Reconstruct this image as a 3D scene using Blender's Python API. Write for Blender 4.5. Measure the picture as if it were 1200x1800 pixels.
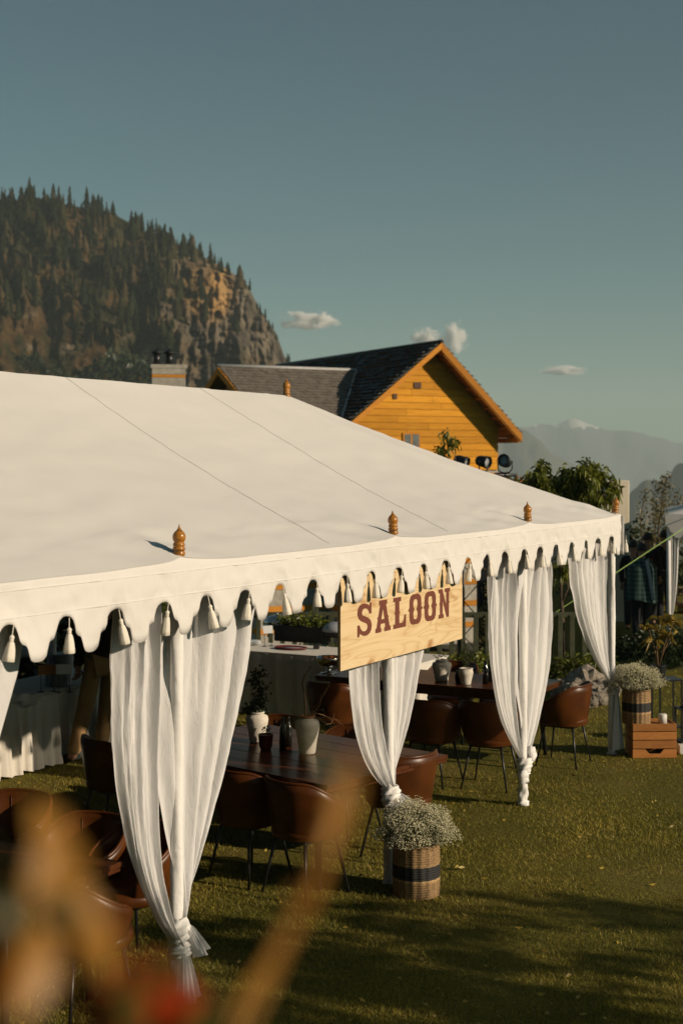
import bpy, bmesh, math, random
import numpy as np
from mathutils import Vector, Matrix, noise as mnoise
from mathutils.geometry import tessellate_polygon
R = math.radians
rng = np.random.default_rng(7)
random.seed(7)
sc = bpy.context.scene
for o in list(bpy.data.objects): bpy.data.objects.remove(o)
COL = sc.collection

# ------------------------------------------------------------------ camera, sky, sun, exposure
F, HY, CH = 2500.0, 815.0, 2.82           # focal length in photo pixels, horizon row, camera height
cd = bpy.data.cameras.new('camera'); cam = bpy.data.objects.new('camera', cd); COL.objects.link(cam)
cam.location = (0, 0, CH); cam.rotation_euler = (R(90), 0, 0)
cd.sensor_fit = 'VERTICAL'; cd.sensor_height = 36; cd.lens = F/1800*36; cd.shift_y = -(900-HY)/1800
cd.clip_start = 0.05; cd.clip_end = 60000
cd.dof.use_dof = True; cd.dof.focus_distance = 9.2; cd.dof.aperture_fstop = 3.3
sc.camera = cam
SUN_EL, SUN_AZ = R(21.5), math.atan2(.914, -.405)     # azimuth from +Y towards +X
w = bpy.data.worlds.new('World'); sc.world = w; w.use_nodes = True
nt = w.node_tree; nt.nodes.clear()
sk = nt.nodes.new('ShaderNodeTexSky'); sk.sky_type = 'NISHITA'; sk.sun_disc = False
sk.sun_elevation = SUN_EL; sk.sun_rotation = SUN_AZ; sk.altitude = 2000; sk.air_density = 1.0; sk.dust_density = 1.0; sk.ozone_density = 1.5
hs = nt.nodes.new('ShaderNodeHueSaturation'); hs.inputs['Saturation'].default_value = 1.0
mx = nt.nodes.new('ShaderNodeMix'); mx.data_type = 'RGBA'; mx.blend_type = 'MULTIPLY'; mx.inputs[0].default_value = 1
mx.inputs[7].default_value = (.71, 1.0, .80, 1)
bg = nt.nodes.new('ShaderNodeBackground'); bg.inputs['Strength'].default_value = .05
ow = nt.nodes.new('ShaderNodeOutputWorld')
nt.links.new(sk.outputs[0], hs.inputs['Color']); nt.links.new(hs.outputs[0], mx.inputs[6]); nt.links.new(mx.outputs[2], bg.inputs[0]); nt.links.new(bg.outputs[0], ow.inputs[0])
sd = bpy.data.lights.new('sun', 'SUN'); sd.energy = 4.9; sd.angle = R(.55); sd.color = (1, .82, .62)
sun = bpy.data.objects.new('sun', sd); COL.objects.link(sun)
sv = Vector((math.sin(SUN_AZ)*math.cos(SUN_EL), math.cos(SUN_AZ)*math.cos(SUN_EL), math.sin(SUN_EL)))
sun.rotation_euler = sv.to_track_quat('Z', 'Y').to_euler(); sun.location = (20, -10, 15)
sc.view_settings.view_transform = 'Standard'; sc.view_settings.look = 'None'
sc.view_settings.exposure = 0; sc.view_settings.gamma = 1; sc.view_settings.use_curve_mapping = False
sc.render.engine = 'CYCLES'
cy = sc.cycles
cy.use_denoising = True; cy.max_bounces = 8; cy.diffuse_bounces = 1; cy.glossy_bounces = 3; cy.transmission_bounces = 4
cy.transparent_max_bounces = 12; cy.volume_bounces = 8; cy.caustics_reflective = False; cy.caustics_refractive = False
cy.sample_clamp_indirect = 6
# ------------------------------------------------------------------ photo measuring helpers
def G(x, y, z=0.0):
    Z = F*(CH-z)/(y-HY); return Vector(((x-600)*Z/F, Z, z))
def W(x, y, Z): return Vector(((x-600)*Z/F, Z, CH-(y-HY)*Z/F))

# ------------------------------------------------------------------ materials
MATS = {}
def newmat(name):
    m = bpy.data.materials.new(name); m.use_nodes = True; MATS[name] = m
    return m, m.node_tree, m.node_tree.nodes['Principled BSDF']
def nd(t, ty, **k):
    n = t.nodes.new(ty)
    for a, v in k.items():
        if a in ('loc',): continue
        setattr(n, a, v)
    return n
def ramp(t, fac, stops):
    r = nd(t, 'ShaderNodeValToRGB'); e = r.color_ramp.elements
    while len(e) < len(stops): e.new(.5)
    for i, (p, c) in enumerate(stops):
        e[i].position = p; e[i].color = (*c, 1) if len(c) == 3 else c
    t.links.new(fac, r.inputs[0]); return r.outputs[0]
def coords(t, scale=(1,1,1), kind='Object', rot=(0,0,0)):
    c = nd(t, 'ShaderNodeTexCoord'); m = nd(t, 'ShaderNodeMapping'); m.inputs['Scale'].default_value = scale; m.inputs['Rotation'].default_value = rot
    t.links.new(c.outputs[kind], m.inputs[0]); return m.outputs[0]
def geo_pos(t, scale=(1,1,1)):
    c = nd(t, 'ShaderNodeNewGeometry'); m = nd(t, 'ShaderNodeMapping'); m.inputs['Scale'].default_value = scale
    t.links.new(c.outputs['Position'], m.inputs[0]); return m.outputs[0]
def noise(t, vec, scale=5, detail=4, rough=.55, dist=0):
    n = nd(t, 'ShaderNodeTexNoise'); n.inputs['Scale'].default_value = scale; n.inputs['Detail'].default_value = detail
    n.inputs['Roughness'].default_value = rough; n.inputs['Distortion'].default_value = dist
    t.links.new(vec, n.inputs['Vector']); return n.outputs['Fac']
def bump(t, b, h, strength=.3, dist=.01):
    n = nd(t, 'ShaderNodeBump'); n.inputs['Strength'].default_value = strength; n.inputs['Distance'].default_value = dist
    t.links.new(h, n.inputs['Height']); t.links.new(n.outputs[0], b.inputs['Normal'])
def mixc(t, fac, a, b, mode='MIX'):
    n = nd(t, 'ShaderNodeMix', data_type='RGBA', blend_type=mode)
    for i, v in ((0, fac), (6, a), (7, b)):
        if hasattr(v, 'links'): t.links.new(v, n.inputs[i])
        elif isinstance(v, (int, float)): n.inputs[i].default_value = v
        else: n.inputs[i].default_value = (*v, 1)
    return n.outputs[2]
def vmat(name, c, var=.25, scale=6, rough=.7, bs=0, bscale=40, bd=.004, metal=0, vscale=(1,1,1), spec=.4, hue=None):
    """plain procedural material: colour varied by noise, optional fine relief"""
    m, t, b = newmat(name)
    v = coords(t, vscale)
    lo = tuple(max(0, x*(1-var)) for x in c); hi = tuple(min(1, x*(1+var)) for x in c)
    if hue: hi = hue
    t.links.new(ramp(t, noise(t, v, scale, 5), [(.3, lo), (.7, hi)]), b.inputs['Base Color'])
    b.inputs['Roughness'].default_value = rough; b.inputs['Metallic'].default_value = metal; b.inputs['Specular IOR Level'].default_value = spec
    if bs: bump(t, b, noise(t, v, bscale, 4), bs, bd)
    return m

def cloth(name, c, trans=.2, transp=0.0, weave=900, bs=.15, wr=.0, crinkle=False):
    m, t, b = newmat(name)
    v = geo_pos(t)
    col = ramp(t, noise(t, v, 1.3, 8, .6), [(.28, tuple(x*.955 for x in c)), (.62, c)])
    t.links.new(col, b.inputs['Base Color']); b.inputs['Roughness'].default_value = .9; b.inputs['Specular IOR Level'].default_value = .1
    n1 = noise(t, geo_pos(t, (1, 1, .22)), 26, 7, .65, .8) if crinkle else noise(t, v, 9, 7, .6, .6); n2 = noise(t, v, 220, 2)
    ad = nd(t, 'ShaderNodeMath', operation='MULTIPLY_ADD'); ad.inputs[1].default_value = .12; t.links.new(n2, ad.inputs[0]); t.links.new(n1, ad.inputs[2])
    bump(t, b, ad.outputs[0], bs, .02)
    out = t.nodes['Material Output']
    tr = nd(t, 'ShaderNodeBsdfTranslucent'); t.links.new(col, tr.inputs[0])
    mixs = nd(t, 'ShaderNodeMixShader'); mixs.inputs[0].default_value = trans
    t.links.new(b.outputs[0], mixs.inputs[1]); t.links.new(tr.outputs[0], mixs.inputs[2])
    last = mixs.outputs[0]
    if transp > 0:
        tp = nd(t, 'ShaderNodeBsdfTransparent'); m2 = nd(t, 'ShaderNodeMixShader')
        # loose muslin weave: clear holes between threads
        m2.inputs[0].default_value = transp
        t.links.new(last, m2.inputs[1]); t.links.new(tp.outputs[0], m2.inputs[2]); last = m2.outputs[0]
    t.links.new(last, out.inputs[0]); return m

cloth('canvas', (.735, .712, .672), trans=.03, bs=.07)
cloth('muslin', (.95, .94, .925), trans=.22, transp=.14, bs=.42, crinkle=True)
cloth('wrap', (.88, .86, .82), trans=.05, bs=.5)
cloth('table_linen', (.74, .70, .62), trans=.08, bs=.2)
vmat('tassel_silk', (.80, .75, .64), .08, 60, .8, .15, 300, .001, vscale=(1,1,.05))
vmat('seam_thread', (.52, .48, .40), .1, 40, .9)
vmat('lacquer_wood', (.36, .15, .022), .65, 30, .25, spec=.5, vscale=(.3,.3,1.6))
vmat('leather', (.078, .0235, .0045), .4, 5, .36, .25, 90, .002, spec=.3)
vmat('leather_dark', (.07, .018, .008), .3, 5, .45, .25, 90, .002, spec=.4)
vmat('black_metal', (.012, .013, .014), .3, 30, .38, spec=.5)
vmat('black_plastic', (.010, .011, .012), .3, 30, .5)
vmat('steel', (.55, .54, .52), .1, 20, .16, metal=1)
vmat('ceramic', (.66, .61, .52), .22, 14, .75, .5, 40, .004)
vmat('terracotta', (.36, .15, .06), .3, 12, .8, .3, 60, .003)
vmat('red_glaze', (.10, .012, .012), .3, 9, .3)
vmat('white_china', (.66, .68, .68), .05, 9, .25)
vmat('bottle_glass', (.008, .010, .010), .2, 5, .12, spec=.6)
vmat('twig', (.20, .12, .055), .4, 40, .85, .4, 120, .002)
vmat('bark', (.10, .07, .045), .4, 30, .9, .6, 50, .01)
vmat('rock', (.30, .255, .20), .45, 7, .95, .9, 14, .03)
vmat('slate_dark', (.020, .024, .022), .7, 3.5, .42, .8, 9, .03)
vmat('slate_grey', (.16, .14, .115), .3, 4, .7, .4, 20, .01)
vmat('flashing', (.42, .42, .41), .1, 9, .5)
vmat('cream_paint', (.80, .70, .52), .06, 4, .8)
vmat('stone_course', (.36, .335, .28), .25, 5, .95, .6, 20, .02)
vmat('skin', (.36, .19, .12), .12, 20, .5)
vmat('hair', (.012, .009, .007), .3, 60, .55)
vmat('black_cloth', (.010, .011, .014), .3, 9, .9, .3, 60, .003)
vmat('khaki', (.30, .185, .075), .15, 8, .85, .35, 14, .01)
vmat('grey_cloth', (.30, .32, .34), .12, 10, .9)
vmat('shoe', (.02, .016, .014), .3, 12, .5)
vmat('red_petal', (.26, .030, .004), .4, 30, .7, spec=.08)
vmat('orange_petal', (.62, .17, .02), .3, 30, .6)
vmat('candle_wax', (.72, .70, .64), .05, 9, .5)
vmat('fence_paint', (.055, .060, .030), .4, 10, .7, .3, 30, .004)
vmat('rope_lime', (.26, .40, .10), .1, 50, .7)
vmat('path_earth', (.34, .24, .15), .2, 3, .95)
vmat('gravel_soil', (.10, .075, .05), .4, 6, .95, .5, 30, .01)
vmat('cloud_white', (.85, .83, .82), .06, .004, 1.0, spec=0)
vmat('shade_canvas', (.58, .60, .62), .06, 3, .9)
vmat('tray_red', (.16, .02, .015), .3, 12, .35)
vmat('silver_grey', (.3, .32, .34), .1, 9, .4)
vmat('pane_glass', (.13, .14, .14), .2, 5, .15)
vmat('card', (.55, .56, .56), .05, 9, .7)

def wood(name, c1, c2, c3, axis=(1,12,12), rough=.55, scale=3, knots=True, spec=.35, coord='Object'):
    m, t, b = newmat(name)
    v = coords(t, axis, coord)
    n = noise(t, v, scale, 8, .62, 1.2)
    col = ramp(t, n, [(.28, c1), (.5, c2), (.75, c3)])
    n2 = noise(t, v, scale*7, 3)
    col = mixc(t, .22, col, ramp(t, n2, [(.35, c1), (.65, c3)]))
    oi = nd(t, 'ShaderNodeObjectInfo')
    mul = nd(t, 'ShaderNodeMapRange'); mul.inputs[3].default_value = .76; mul.inputs[4].default_value = 1.14
    t.links.new(oi.outputs['Random'], mul.inputs[0])
    vm = nd(t, 'ShaderNodeVectorMath', operation='SCALE'); t.links.new(col, vm.inputs[0]); t.links.new(mul.outputs[0], vm.inputs['Scale'])
    t.links.new(vm.outputs[0], b.inputs['Base Color'])
    b.inputs['Roughness'].default_value = rough; b.inputs['Specular IOR Level'].default_value = spec
    bump(t, b, n2, .12, .003)
    return m
wood('pine_varnish', (.46, .20, .016), (.66, .285, .024), (.74, .36, .04), (.7, 9, 9), .6, 1.6, spec=.06)
wood('pine_trim', (.42, .155, .022), (.52, .21, .03), (.60, .27, .03), (1, 6, 6), .6, 2, spec=.08)
wood('crate_wood', (.30, .10, .022), (.42, .165, .036), (.50, .22, .06), (2, 14, 14), .6, 3)
wood('table_wood', (.040, .013, .006), (.075, .024, .009), (.115, .04, .014), (1.2, 12, 12), .26, 3, spec=.28)
def sign_wood():
    m, t, b = newmat('sign_pine')
    v = coords(t, (.55, 4.2, 1.0))
    n = noise(t, v, 1.7, 2.5, .45, .9)
    wv = nd(t, 'ShaderNodeMath', operation='MULTIPLY'); wv.inputs[1].default_value = 15; t.links.new(n, wv.inputs[0])
    fr = nd(t, 'ShaderNodeMath', operation='PINGPONG'); fr.inputs[1].default_value = 1; t.links.new(wv.outputs[0], fr.inputs[0])
    base = ramp(t, fr.outputs[0], [(.0, (.60, .41, .20)), (.16, (.70, .51, .275)), (1, (.76, .585, .34))])
    kn = noise(t, coords(t, (2.2, 4.0, 1), rot=(0,0,.0)), 1.9, 2, .5, .8)
    col = mixc(t, ramp(t, kn, [(.62, (0,0,0)), (.78, (1,1,1))]), base, (.40, .19, .055))
    t.links.new(col, b.inputs['Base Color']); b.inputs['Roughness'].default_value = .6
    bump(t, b, fr.outputs[0], .05, .002)
sign_wood()
vmat('sign_edge', (.60, .33, .13), .3, 20, .7, vscale=(1, 30, 1))
vmat('sign_paint', (.165, .048, .028), .1, 14, .6, .1, 60, .002)

def leafmat(name, c1, c2, trans=.3, rough=.45, scale=4):
    m, t, b = newmat(name)
    v = geo_pos(t)
    col = ramp(t, noise(t, v, scale, 4), [(.3, c1), (.7, c2)])
    at = nd(t, 'ShaderNodeAttribute', attribute_name='rnd')
    mr = nd(t, 'ShaderNodeMapRange'); mr.inputs[3].default_value = .6; mr.inputs[4].default_value = 1.4; t.links.new(at.outputs['Fac'], mr.inputs[0])
    vm = nd(t, 'ShaderNodeVectorMath', operation='SCALE'); t.links.new(col, vm.inputs[0]); t.links.new(mr.outputs[0], vm.inputs['Scale'])
    t.links.new(vm.outputs[0], b.inputs['Base Color']); b.inputs['Roughness'].default_value = rough
    tr = nd(t, 'ShaderNodeBsdfTranslucent'); t.links.new(vm.outputs[0], tr.inputs[0])
    ms = nd(t, 'ShaderNodeMixShader'); ms.inputs[0].default_value = trans
    t.links.new(b.outputs[0], ms.inputs[1]); t.links.new(tr.outputs[0], ms.inputs[2]); t.links.new(ms.outputs[0], t.nodes['Material Output'].inputs[0])
    return m
leafmat('leaf_green', (.095, .12, .015), (.21, .225, .03), .4)
leafmat('leaf_dark', (.018, .034, .012), (.045, .065, .018))
leafmat('leaf_yellow', (.09, .085, .02), (.19, .14, .03))
leafmat('leaf_croton', (.26, .18, .028), (.50, .36, .06))
leafmat('leaf_amber', (.40, .19, .03), (.60, .31, .055), .45)
leafmat('leaf_olive', (.08, .075, .015), (.15, .12, .02), .35)
leafmat('grass_blade', (.16, .155, .013), (.40, .31, .045), .3, .6, 1.3)
leafmat('rosemary', (.05, .065, .025), (.085, .10, .04))
leafmat('gypsophila', (.62, .58, .36), (.80, .76, .52), .25, .8, 30)
leafmat('gyp_stem', (.11, .12, .05), (.17, .17, .08))
def conmat(name):
    m, t, b = newmat(name); at = nd(t, 'ShaderNodeAttribute', attribute_name='rnd')
    c = ramp(t, at.outputs['Fac'], [(0, (.008, .013, .006)), (.45, (.018, .022, .009)), (.78, (.034, .034, .014)), (1, (.085, .058, .028))])
    k = ramp(t, noise(t, geo_pos(t), .25, 4), [(.3, (.55,)*3), (.7, (1.5,)*3)])
    t.links.new(mixc(t, 1, c, k, 'MULTIPLY'), b.inputs['Base Color']); b.inputs['Roughness'].default_value = 1; b.inputs['Specular IOR Level'].default_value = .05
conmat('conifer'); conmat('conifer_far')
#leafmat('conifer', (.010, .015, .007), (.032, .033, .014), .0, .9, .05)
#leafmat('conifer_far', (.011, .016, .008), (.038, .037, .016), .0, .9, .03)

# ------------------------------------------------------------------ mesh helpers
def link(o, parent=None, label=None, cat=None, group=None, kind=None):
    COL.objects.link(o)
    if parent is not None: o.parent = parent
    tag(o, label, cat, group, kind); return o
def tag(o, label=None, cat=None, group=None, kind=None):
    if label: o['label'] = label
    if cat: o['category'] = cat
    if group: o['group'] = group
    if kind: o['kind'] = kind
    return o
def meshobj(name, verts, faces, mat, parent=None, smooth=False, mats=None, fmat=None, rnd=None, **k):
    me = bpy.data.meshes.new(name)
    me.from_pydata([tuple(v) for v in verts], [], faces)
    for mm in (mats or [mat]): me.materials.append(MATS[mm])
    if fmat is not None: me.polygons.foreach_set('material_index', np.asarray(fmat, dtype=np.int32))
    if smooth: me.polygons.foreach_set('use_smooth', np.ones(len(me.polygons), dtype=bool))
    if rnd is not None:
        at = me.attributes.new('rnd', 'FLOAT', 'POINT'); at.data.foreach_set('value', np.asarray(rnd, dtype=np.float32))
    me.update()
    return link(bpy.data.objects.new(name, me), parent, **k)
def npmesh(name, V, T, mat, parent=None, rnd=None, smooth=False, **k):
    """fast mesh from arrays: V (n,3), T (m,3 or 4)"""
    me = bpy.data.meshes.new(name); n = T.shape[1]
    me.vertices.add(len(V)); me.vertices.foreach_set('co', np.ascontiguousarray(V, dtype=np.float32).ravel())
    me.loops.add(T.size); me.loops.foreach_set('vertex_index', np.ascontiguousarray(T, dtype=np.int32).ravel())
    me.polygons.add(len(T)); me.polygons.foreach_set('loop_start', np.arange(0, T.size, n, dtype=np.int32))
    try: me.polygons.foreach_set('loop_total', np.full(len(T), n, dtype=np.int32))
    except Exception: pass
    if smooth: me.polygons.foreach_set('use_smooth', np.ones(len(T), dtype=bool))
    me.update(calc_edges=True); me.validate()
    if rnd is not None:
        at = me.attributes.new('rnd', 'FLOAT', 'POINT'); at.data.foreach_set('value', np.asarray(rnd, dtype=np.float32))
    me.materials.append(MATS[mat])
    return link(bpy.data.objects.new(name, me), parent, **k)
def empty(name, loc=(0,0,0), rz=0, **k):
    o = bpy.data.objects.new(name, None); o.location = loc; o.rotation_euler = (0,0,rz); o.empty_display_size = .1
    return link(o, **k)
def bmobj(name, bm, mat, parent=None, smooth=False, **k):
    me = bpy.data.meshes.new(name); bmesh.ops.recalc_face_normals(bm, faces=bm.faces); bm.to_mesh(me); bm.free(); me.materials.append(MATS[mat])
    if smooth: me.polygons.foreach_set('use_smooth', np.ones(len(me.polygons), dtype=bool))
    return link(bpy.data.objects.new(name, me), parent, **k)
def inst(name, me, parent=None, loc=(0,0,0), rot=(0,0,0), scale=(1,1,1), **k):
    o = bpy.data.objects.new(name, me); o.location = loc; o.rotation_euler = rot; o.scale = scale
    return link(o, parent, **k)
def copy_tree(o, parent=None):
    c = o.copy(); COL.objects.link(c); c.parent = parent
    for ch in list(o.children): copy_tree(ch, c)
    return c
def bmbox(bm, lo, hi, M=None, bevel=0):
    x0,y0,z0 = lo; x1,y1,z1 = hi
    vs = [bm.verts.new(p) for p in ((x0,y0,z0),(x1,y0,z0),(x1,y1,z0),(x0,y1,z0),(x0,y0,z1),(x1,y0,z1),(x1,y1,z1),(x0,y1,z1))]
    fs = [bm.faces.new([vs[i] for i in f]) for f in ((0,3,2,1),(4,5,6,7),(0,1,5,4),(1,2,6,5),(2,3,7,6),(3,0,4,7))]
    if bevel:
        es = list({e for f in fs for e in f.edges})
        r = bmesh.ops.bevel(bm, geom=es, offset=bevel, segments=1, affect='EDGES')
        vs = list({v for f in r['faces'] for v in f.verts} | {v for v in vs if v.is_valid})
    if M is not None:
        bmesh.ops.transform(bm, matrix=M, verts=[v for v in vs if v.is_valid])
    return vs
def box(name, lo, hi, mat, parent=None, bevel=0, **k):
    bm = bmesh.new(); bmbox(bm, lo, hi, None, bevel); return bmobj(name, bm, mat, parent, **k)
def lathe_data(prof, seg=24, ridge=0, nr=0):
    V, Fc = [], []
    for (r, z) in prof:
        for i in range(seg):
            a = 2*math.pi*i/seg; rr = r*(1+ridge*math.cos(nr*a)) if ridge else r
            V.append((rr*math.cos(a), rr*math.sin(a), z))
    m = len(prof)
    for j in range(m-1):
        for i in range(seg):
            k = (i+1) % seg; Fc.append((j*seg+i, j*seg+k, (j+1)*seg+k, (j+1)*seg+i))
    Fc.append(tuple(range(seg))[::-1]); Fc.append(tuple((m-1)*seg+i for i in range(seg)))
    return V, Fc
def lathe(name, prof, mat, parent=None, seg=24, loc=(0,0,0), ridge=0, nr=0, smooth=True, **k):
    V, Fc = lathe_data(prof, seg, ridge, nr)
    o = meshobj(name, V, Fc, mat, parent, smooth, **k); o.location = loc; return o
def tube_data(pts, rad, seg=8, cap=True):
    pts = [Vector(p) for p in pts]; V, Fc = [], []
    rad = [float(q) for q in rad] if hasattr(rad, "__len__") else [float(rad)]*len(pts)
    prev = None
    for i, p in enumerate(pts):
        d = (pts[min(i+1, len(pts)-1)]-pts[max(i-1, 0)]).normalized()
        a = prev if prev is not None else (Vector((0,0,1)) if abs(d.z) < .9 else Vector((1,0,0)))
        x = (a - d*a.dot(d)).normalized(); prev = x; y = d.cross(x)
        for k in range(seg):
            t = 2*math.pi*k/seg; V.append(p + rad[i]*(math.cos(t)*x+math.sin(t)*y))
    for i in range(len(pts)-1):
        for k in range(seg):
            l = (k+1) % seg; Fc.append((i*seg+k, i*seg+l, (i+1)*seg+l, (i+1)*seg+k))
    if cap: Fc.append(tuple(range(seg))[::-1]); Fc.append(tuple((len(pts)-1)*seg+k for k in range(seg)))
    return V, Fc
def tube(name, pts, rad, mat, parent=None, seg=8, **k):
    V, Fc = tube_data(pts, rad, seg); return meshobj(name, V, Fc, mat, parent, True, **k)
def merge(parts):
    V, Fc = [], []
    for v, f in parts:
        o = len(V); V += [tuple(p) for p in v]; Fc += [tuple(i+o for i in q) for q in f]
    return V, Fc
def fbm(p, o=4): return mnoise.fractal(Vector(p), 1.0, 2.0, o)
def grid_faces(nu, nv, wrap=False):
    Fc = []
    for j in range(nv-1):
        for i in range(nu if wrap else nu-1):
            k = (i+1) % nu; Fc.append((j*nu+i, j*nu+k, (j+1)*nu+k, (j+1)*nu+i))
    return Fc
def leaves(name, C, D, L, Wd, mat, parent=None, droop=.25, rs=None, **k):
    """a folded four-vertex blade for each leaf: base C, direction D, length L, width Wd"""
    n = len(C); g = rs or rng
    D = D/np.linalg.norm(D, axis=1, keepdims=True)
    up = g.normal(size=(n,3)); S = np.cross(D, up); S /= np.linalg.norm(S, axis=1, keepdims=True)+1e-9
    N = np.cross(S, D)
    L = np.broadcast_to(L, (n,))[:,None]; Wd = np.broadcast_to(Wd, (n,))[:,None]
    mid = C + D*L*.45
    tip = C + D*L; tip[:,2] -= (L[:,0]*droop)
    V = np.stack([C, mid+S*Wd/2+N*Wd*.18, tip, mid-S*Wd/2+N*Wd*.18], 1).reshape(-1,3)
    b = np.arange(n)[:,None]*4
    T = np.concatenate([b+[[0,1,2]], b+[[0,2,3]]], 1).reshape(-1,3)
    return npmesh(name, V, T, mat, parent, rnd=np.repeat(g.random(n), 4), **k)

# ------------------------------------------------------------------ ground
def sm(a, b, x): 
    t = min(1, max(0, (x-a)/(b-a))); return t*t*(3-2*t)
def ground_mats():
    m, t, b = newmat('lawn_soil')
    v = geo_pos(t)
    n1 = noise(t, v, .9, 6, .6, .4); n2 = noise(t, v, 26, 4, .7)
    a = ramp(t, n1, [(.32, (.080, .082, .012)), (.5, (.14, .12, .02)), (.68, (.22, .165, .045))])
    c = ramp(t, n2, [(.3, (.03, .034, .007)), (.7, (.17, .15, .03))])
    t.links.new(mixc(t, .5, a, c), b.inputs['Base Color']); b.inputs['Roughness'].default_value = .95; b.inputs['Specular IOR Level'].default_value = .1
    bump(t, b, n2, .8, .03)
    m, t, b = newmat('valley_ground')
    v = geo_pos(t)
    t.links.new(ramp(t, noise(t, v, .012, 8), [(.35, (.03, .035, .016)), (.65, (.09, .075, .04))]), b.inputs['Base Color']); b.inputs['Roughness'].default_value = 1
    m, t, b = newmat('hill_rock')
    at = nd(t, 'ShaderNodeAttribute', attribute_name='hcol')
    v = geo_pos(t, (1, 1, .35)); n = noise(t, v, .13, 9, .72, .5)
    k = ramp(t, n, [(.32, (.35, .35, .35)), (.68, (1.6, 1.6, 1.6))])
    t.links.new(mixc(t, 1.0, at.outputs['Color'], k, 'MULTIPLY'), b.inputs['Base Color']); b.inputs['Roughness'].default_value = 1; b.inputs['Specular IOR Level'].default_value = .05
    bump(t, b, n, 1.0, 6.0)
    m, t, b = newmat('snow_range')
    v = geo_pos(t, (1, 1, 2.2)); n = noise(t, v, .0030, 9, .66, .3)
    g = nd(t, 'ShaderNodeNewGeometry'); sp = nd(t, 'ShaderNodeSeparateXYZ'); t.links.new(g.outputs['Position'], sp.inputs[0])
    mr = nd(t, 'ShaderNodeMapRange'); mr.inputs[1].default_value = 40; mr.inputs[2].default_value = 430; t.links.new(sp.outputs['Z'], mr.inputs[0])
    ad = nd(t, 'ShaderNodeMath', operation='ADD'); t.links.new(mr.outputs[0], ad.inputs[0]); t.links.new(n, ad.inputs[1])
    t.links.new(ramp(t, ad.outputs[0], [(.0, (.04, .05, .05)), (.98, (.05, .06, .065)), (1.08/1.1, (.55, .52, .48))]), b.inputs['Base Color'])
    t.nodes[-1]
    b.inputs['Roughness'].default_value = 1
ground_mats()
sx = np.sinh(np.linspace(-5.2, 5.2, 110)); sx = sx/sx[-1]*9000
sy = np.concatenate([np.linspace(-400, -12, 6), np.linspace(-8, 130, 60), 130+np.expm1(np.linspace(.06, 5.2, 60))/np.expm1(5.2)*8800])
V = []
for y in sy:
    for x in sx:
        y0 = 100 - 59*sm(4, 9, x); s = max(0, y-y0)
        z = -.06 - 3.4*sm(-8, 20, y)*1.0 - 240*(1-math.exp(-s*.42/240)) + (fbm((x*.004, y*.004, 0), 5)*min(30, s*.08))
        V.append((x, y, z))
meshobj('terrain', V, grid_faces(len(sx), len(sy)), 'valley_ground', None, True, kind='structure', label='ground falling away into the valley behind the lawn')
lx = np.linspace(-24, 24, 97); ly = np.linspace(-11, 44, 111)
def lawn_z(x, y):
    d = sm(19.4, 22.5, y)*(1-sm(3.6, 5.2, x)); e = max(sm(20, 24, abs(x)), sm(40, 44, y), sm(-9, -11, y) if y < -9 else 0)
    return (.012*fbm((x*.5, y*.5, 3), 3) if 4 < y < 40 else 0) - 3.0*d - 3.6*e*(1-d)
meshobj('lawn', [(x, y, lawn_z(x, y)) for y in ly for x in lx], grid_faces(97, 111), 'lawn_soil', None, True, kind='structure', label='mown lawn around the white tent')
def blades(n, z0, z1, hmin, hmax, wd, xm=.275, extra=0):
    Z = z0*(z1/z0)**rng.random(n)
    X = (rng.random(n)*2-1)*(Z*xm+extra)
    h = rng.uniform(hmin, hmax, n); a = rng.uniform(0, 2*np.pi, n); ln = rng.normal(0, .55, (n,2))*h[:,None]
    B = np.stack([X, Z, np.full(n, -.006)], 1); S = np.stack([np.cos(a), np.sin(a), 0*a], 1)*wd*np.clip(Z/9, .7, 2.2)[:,None]
    tip = B + np.stack([ln[:,0], ln[:,1], h], 1)
    V = np.stack([B-S, B+S, tip], 1).reshape(-1,3)
    return V, np.repeat(rng.random(n), 3)
Va, ra = blades(330000, 6.2, 30, .012, .031, .0026)
Vb, rb = blades(26000, 6.2, 24, .024, .05, .003)
Vg = np.concatenate([Va, Vb]); flat = np.repeat(~((Vg[::3,1] > 19.3) & (Vg[::3,0] < 5.2)), 3)
# the mown lawn thins over dry patches
dry = np.array([fbm((p[0]*.9, p[1]*.9, 1.7), 3) for p in Vg[::3]]) 
keep = np.repeat(dry + rng.normal(0, .18, len(dry)) < .34, 3) & flat
Vg = Vg[keep]; rg = np.concatenate([ra, rb])[keep]
npmesh('grass', Vg, np.arange(len(Vg)).reshape(-1,3), 'grass_blade', None, rnd=rg, kind='stuff', label='short green and straw grass blades covering the lawn', cat='grass')

nl = 420; Zl = 6.5*(20/6.5)**rng.random(nl); Cl = np.stack([(rng.random(nl)*2-1)*Zl*.27, Zl, rng.uniform(.012, .032, nl)], 1); Cl = Cl[~((Cl[:,1] > 19) & (Cl[:,0] < 5))]
leaves('fallen_leaves', Cl, np.concatenate([rng.normal(size=(len(Cl),2)), rng.normal(0, .15, (len(Cl),1))], 1), rng.uniform(.025, .06, len(Cl)), .022, 'leaf_croton', None, 0, kind='stuff', label='dry tan leaves scattered over the lawn', cat='leaves')
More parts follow.
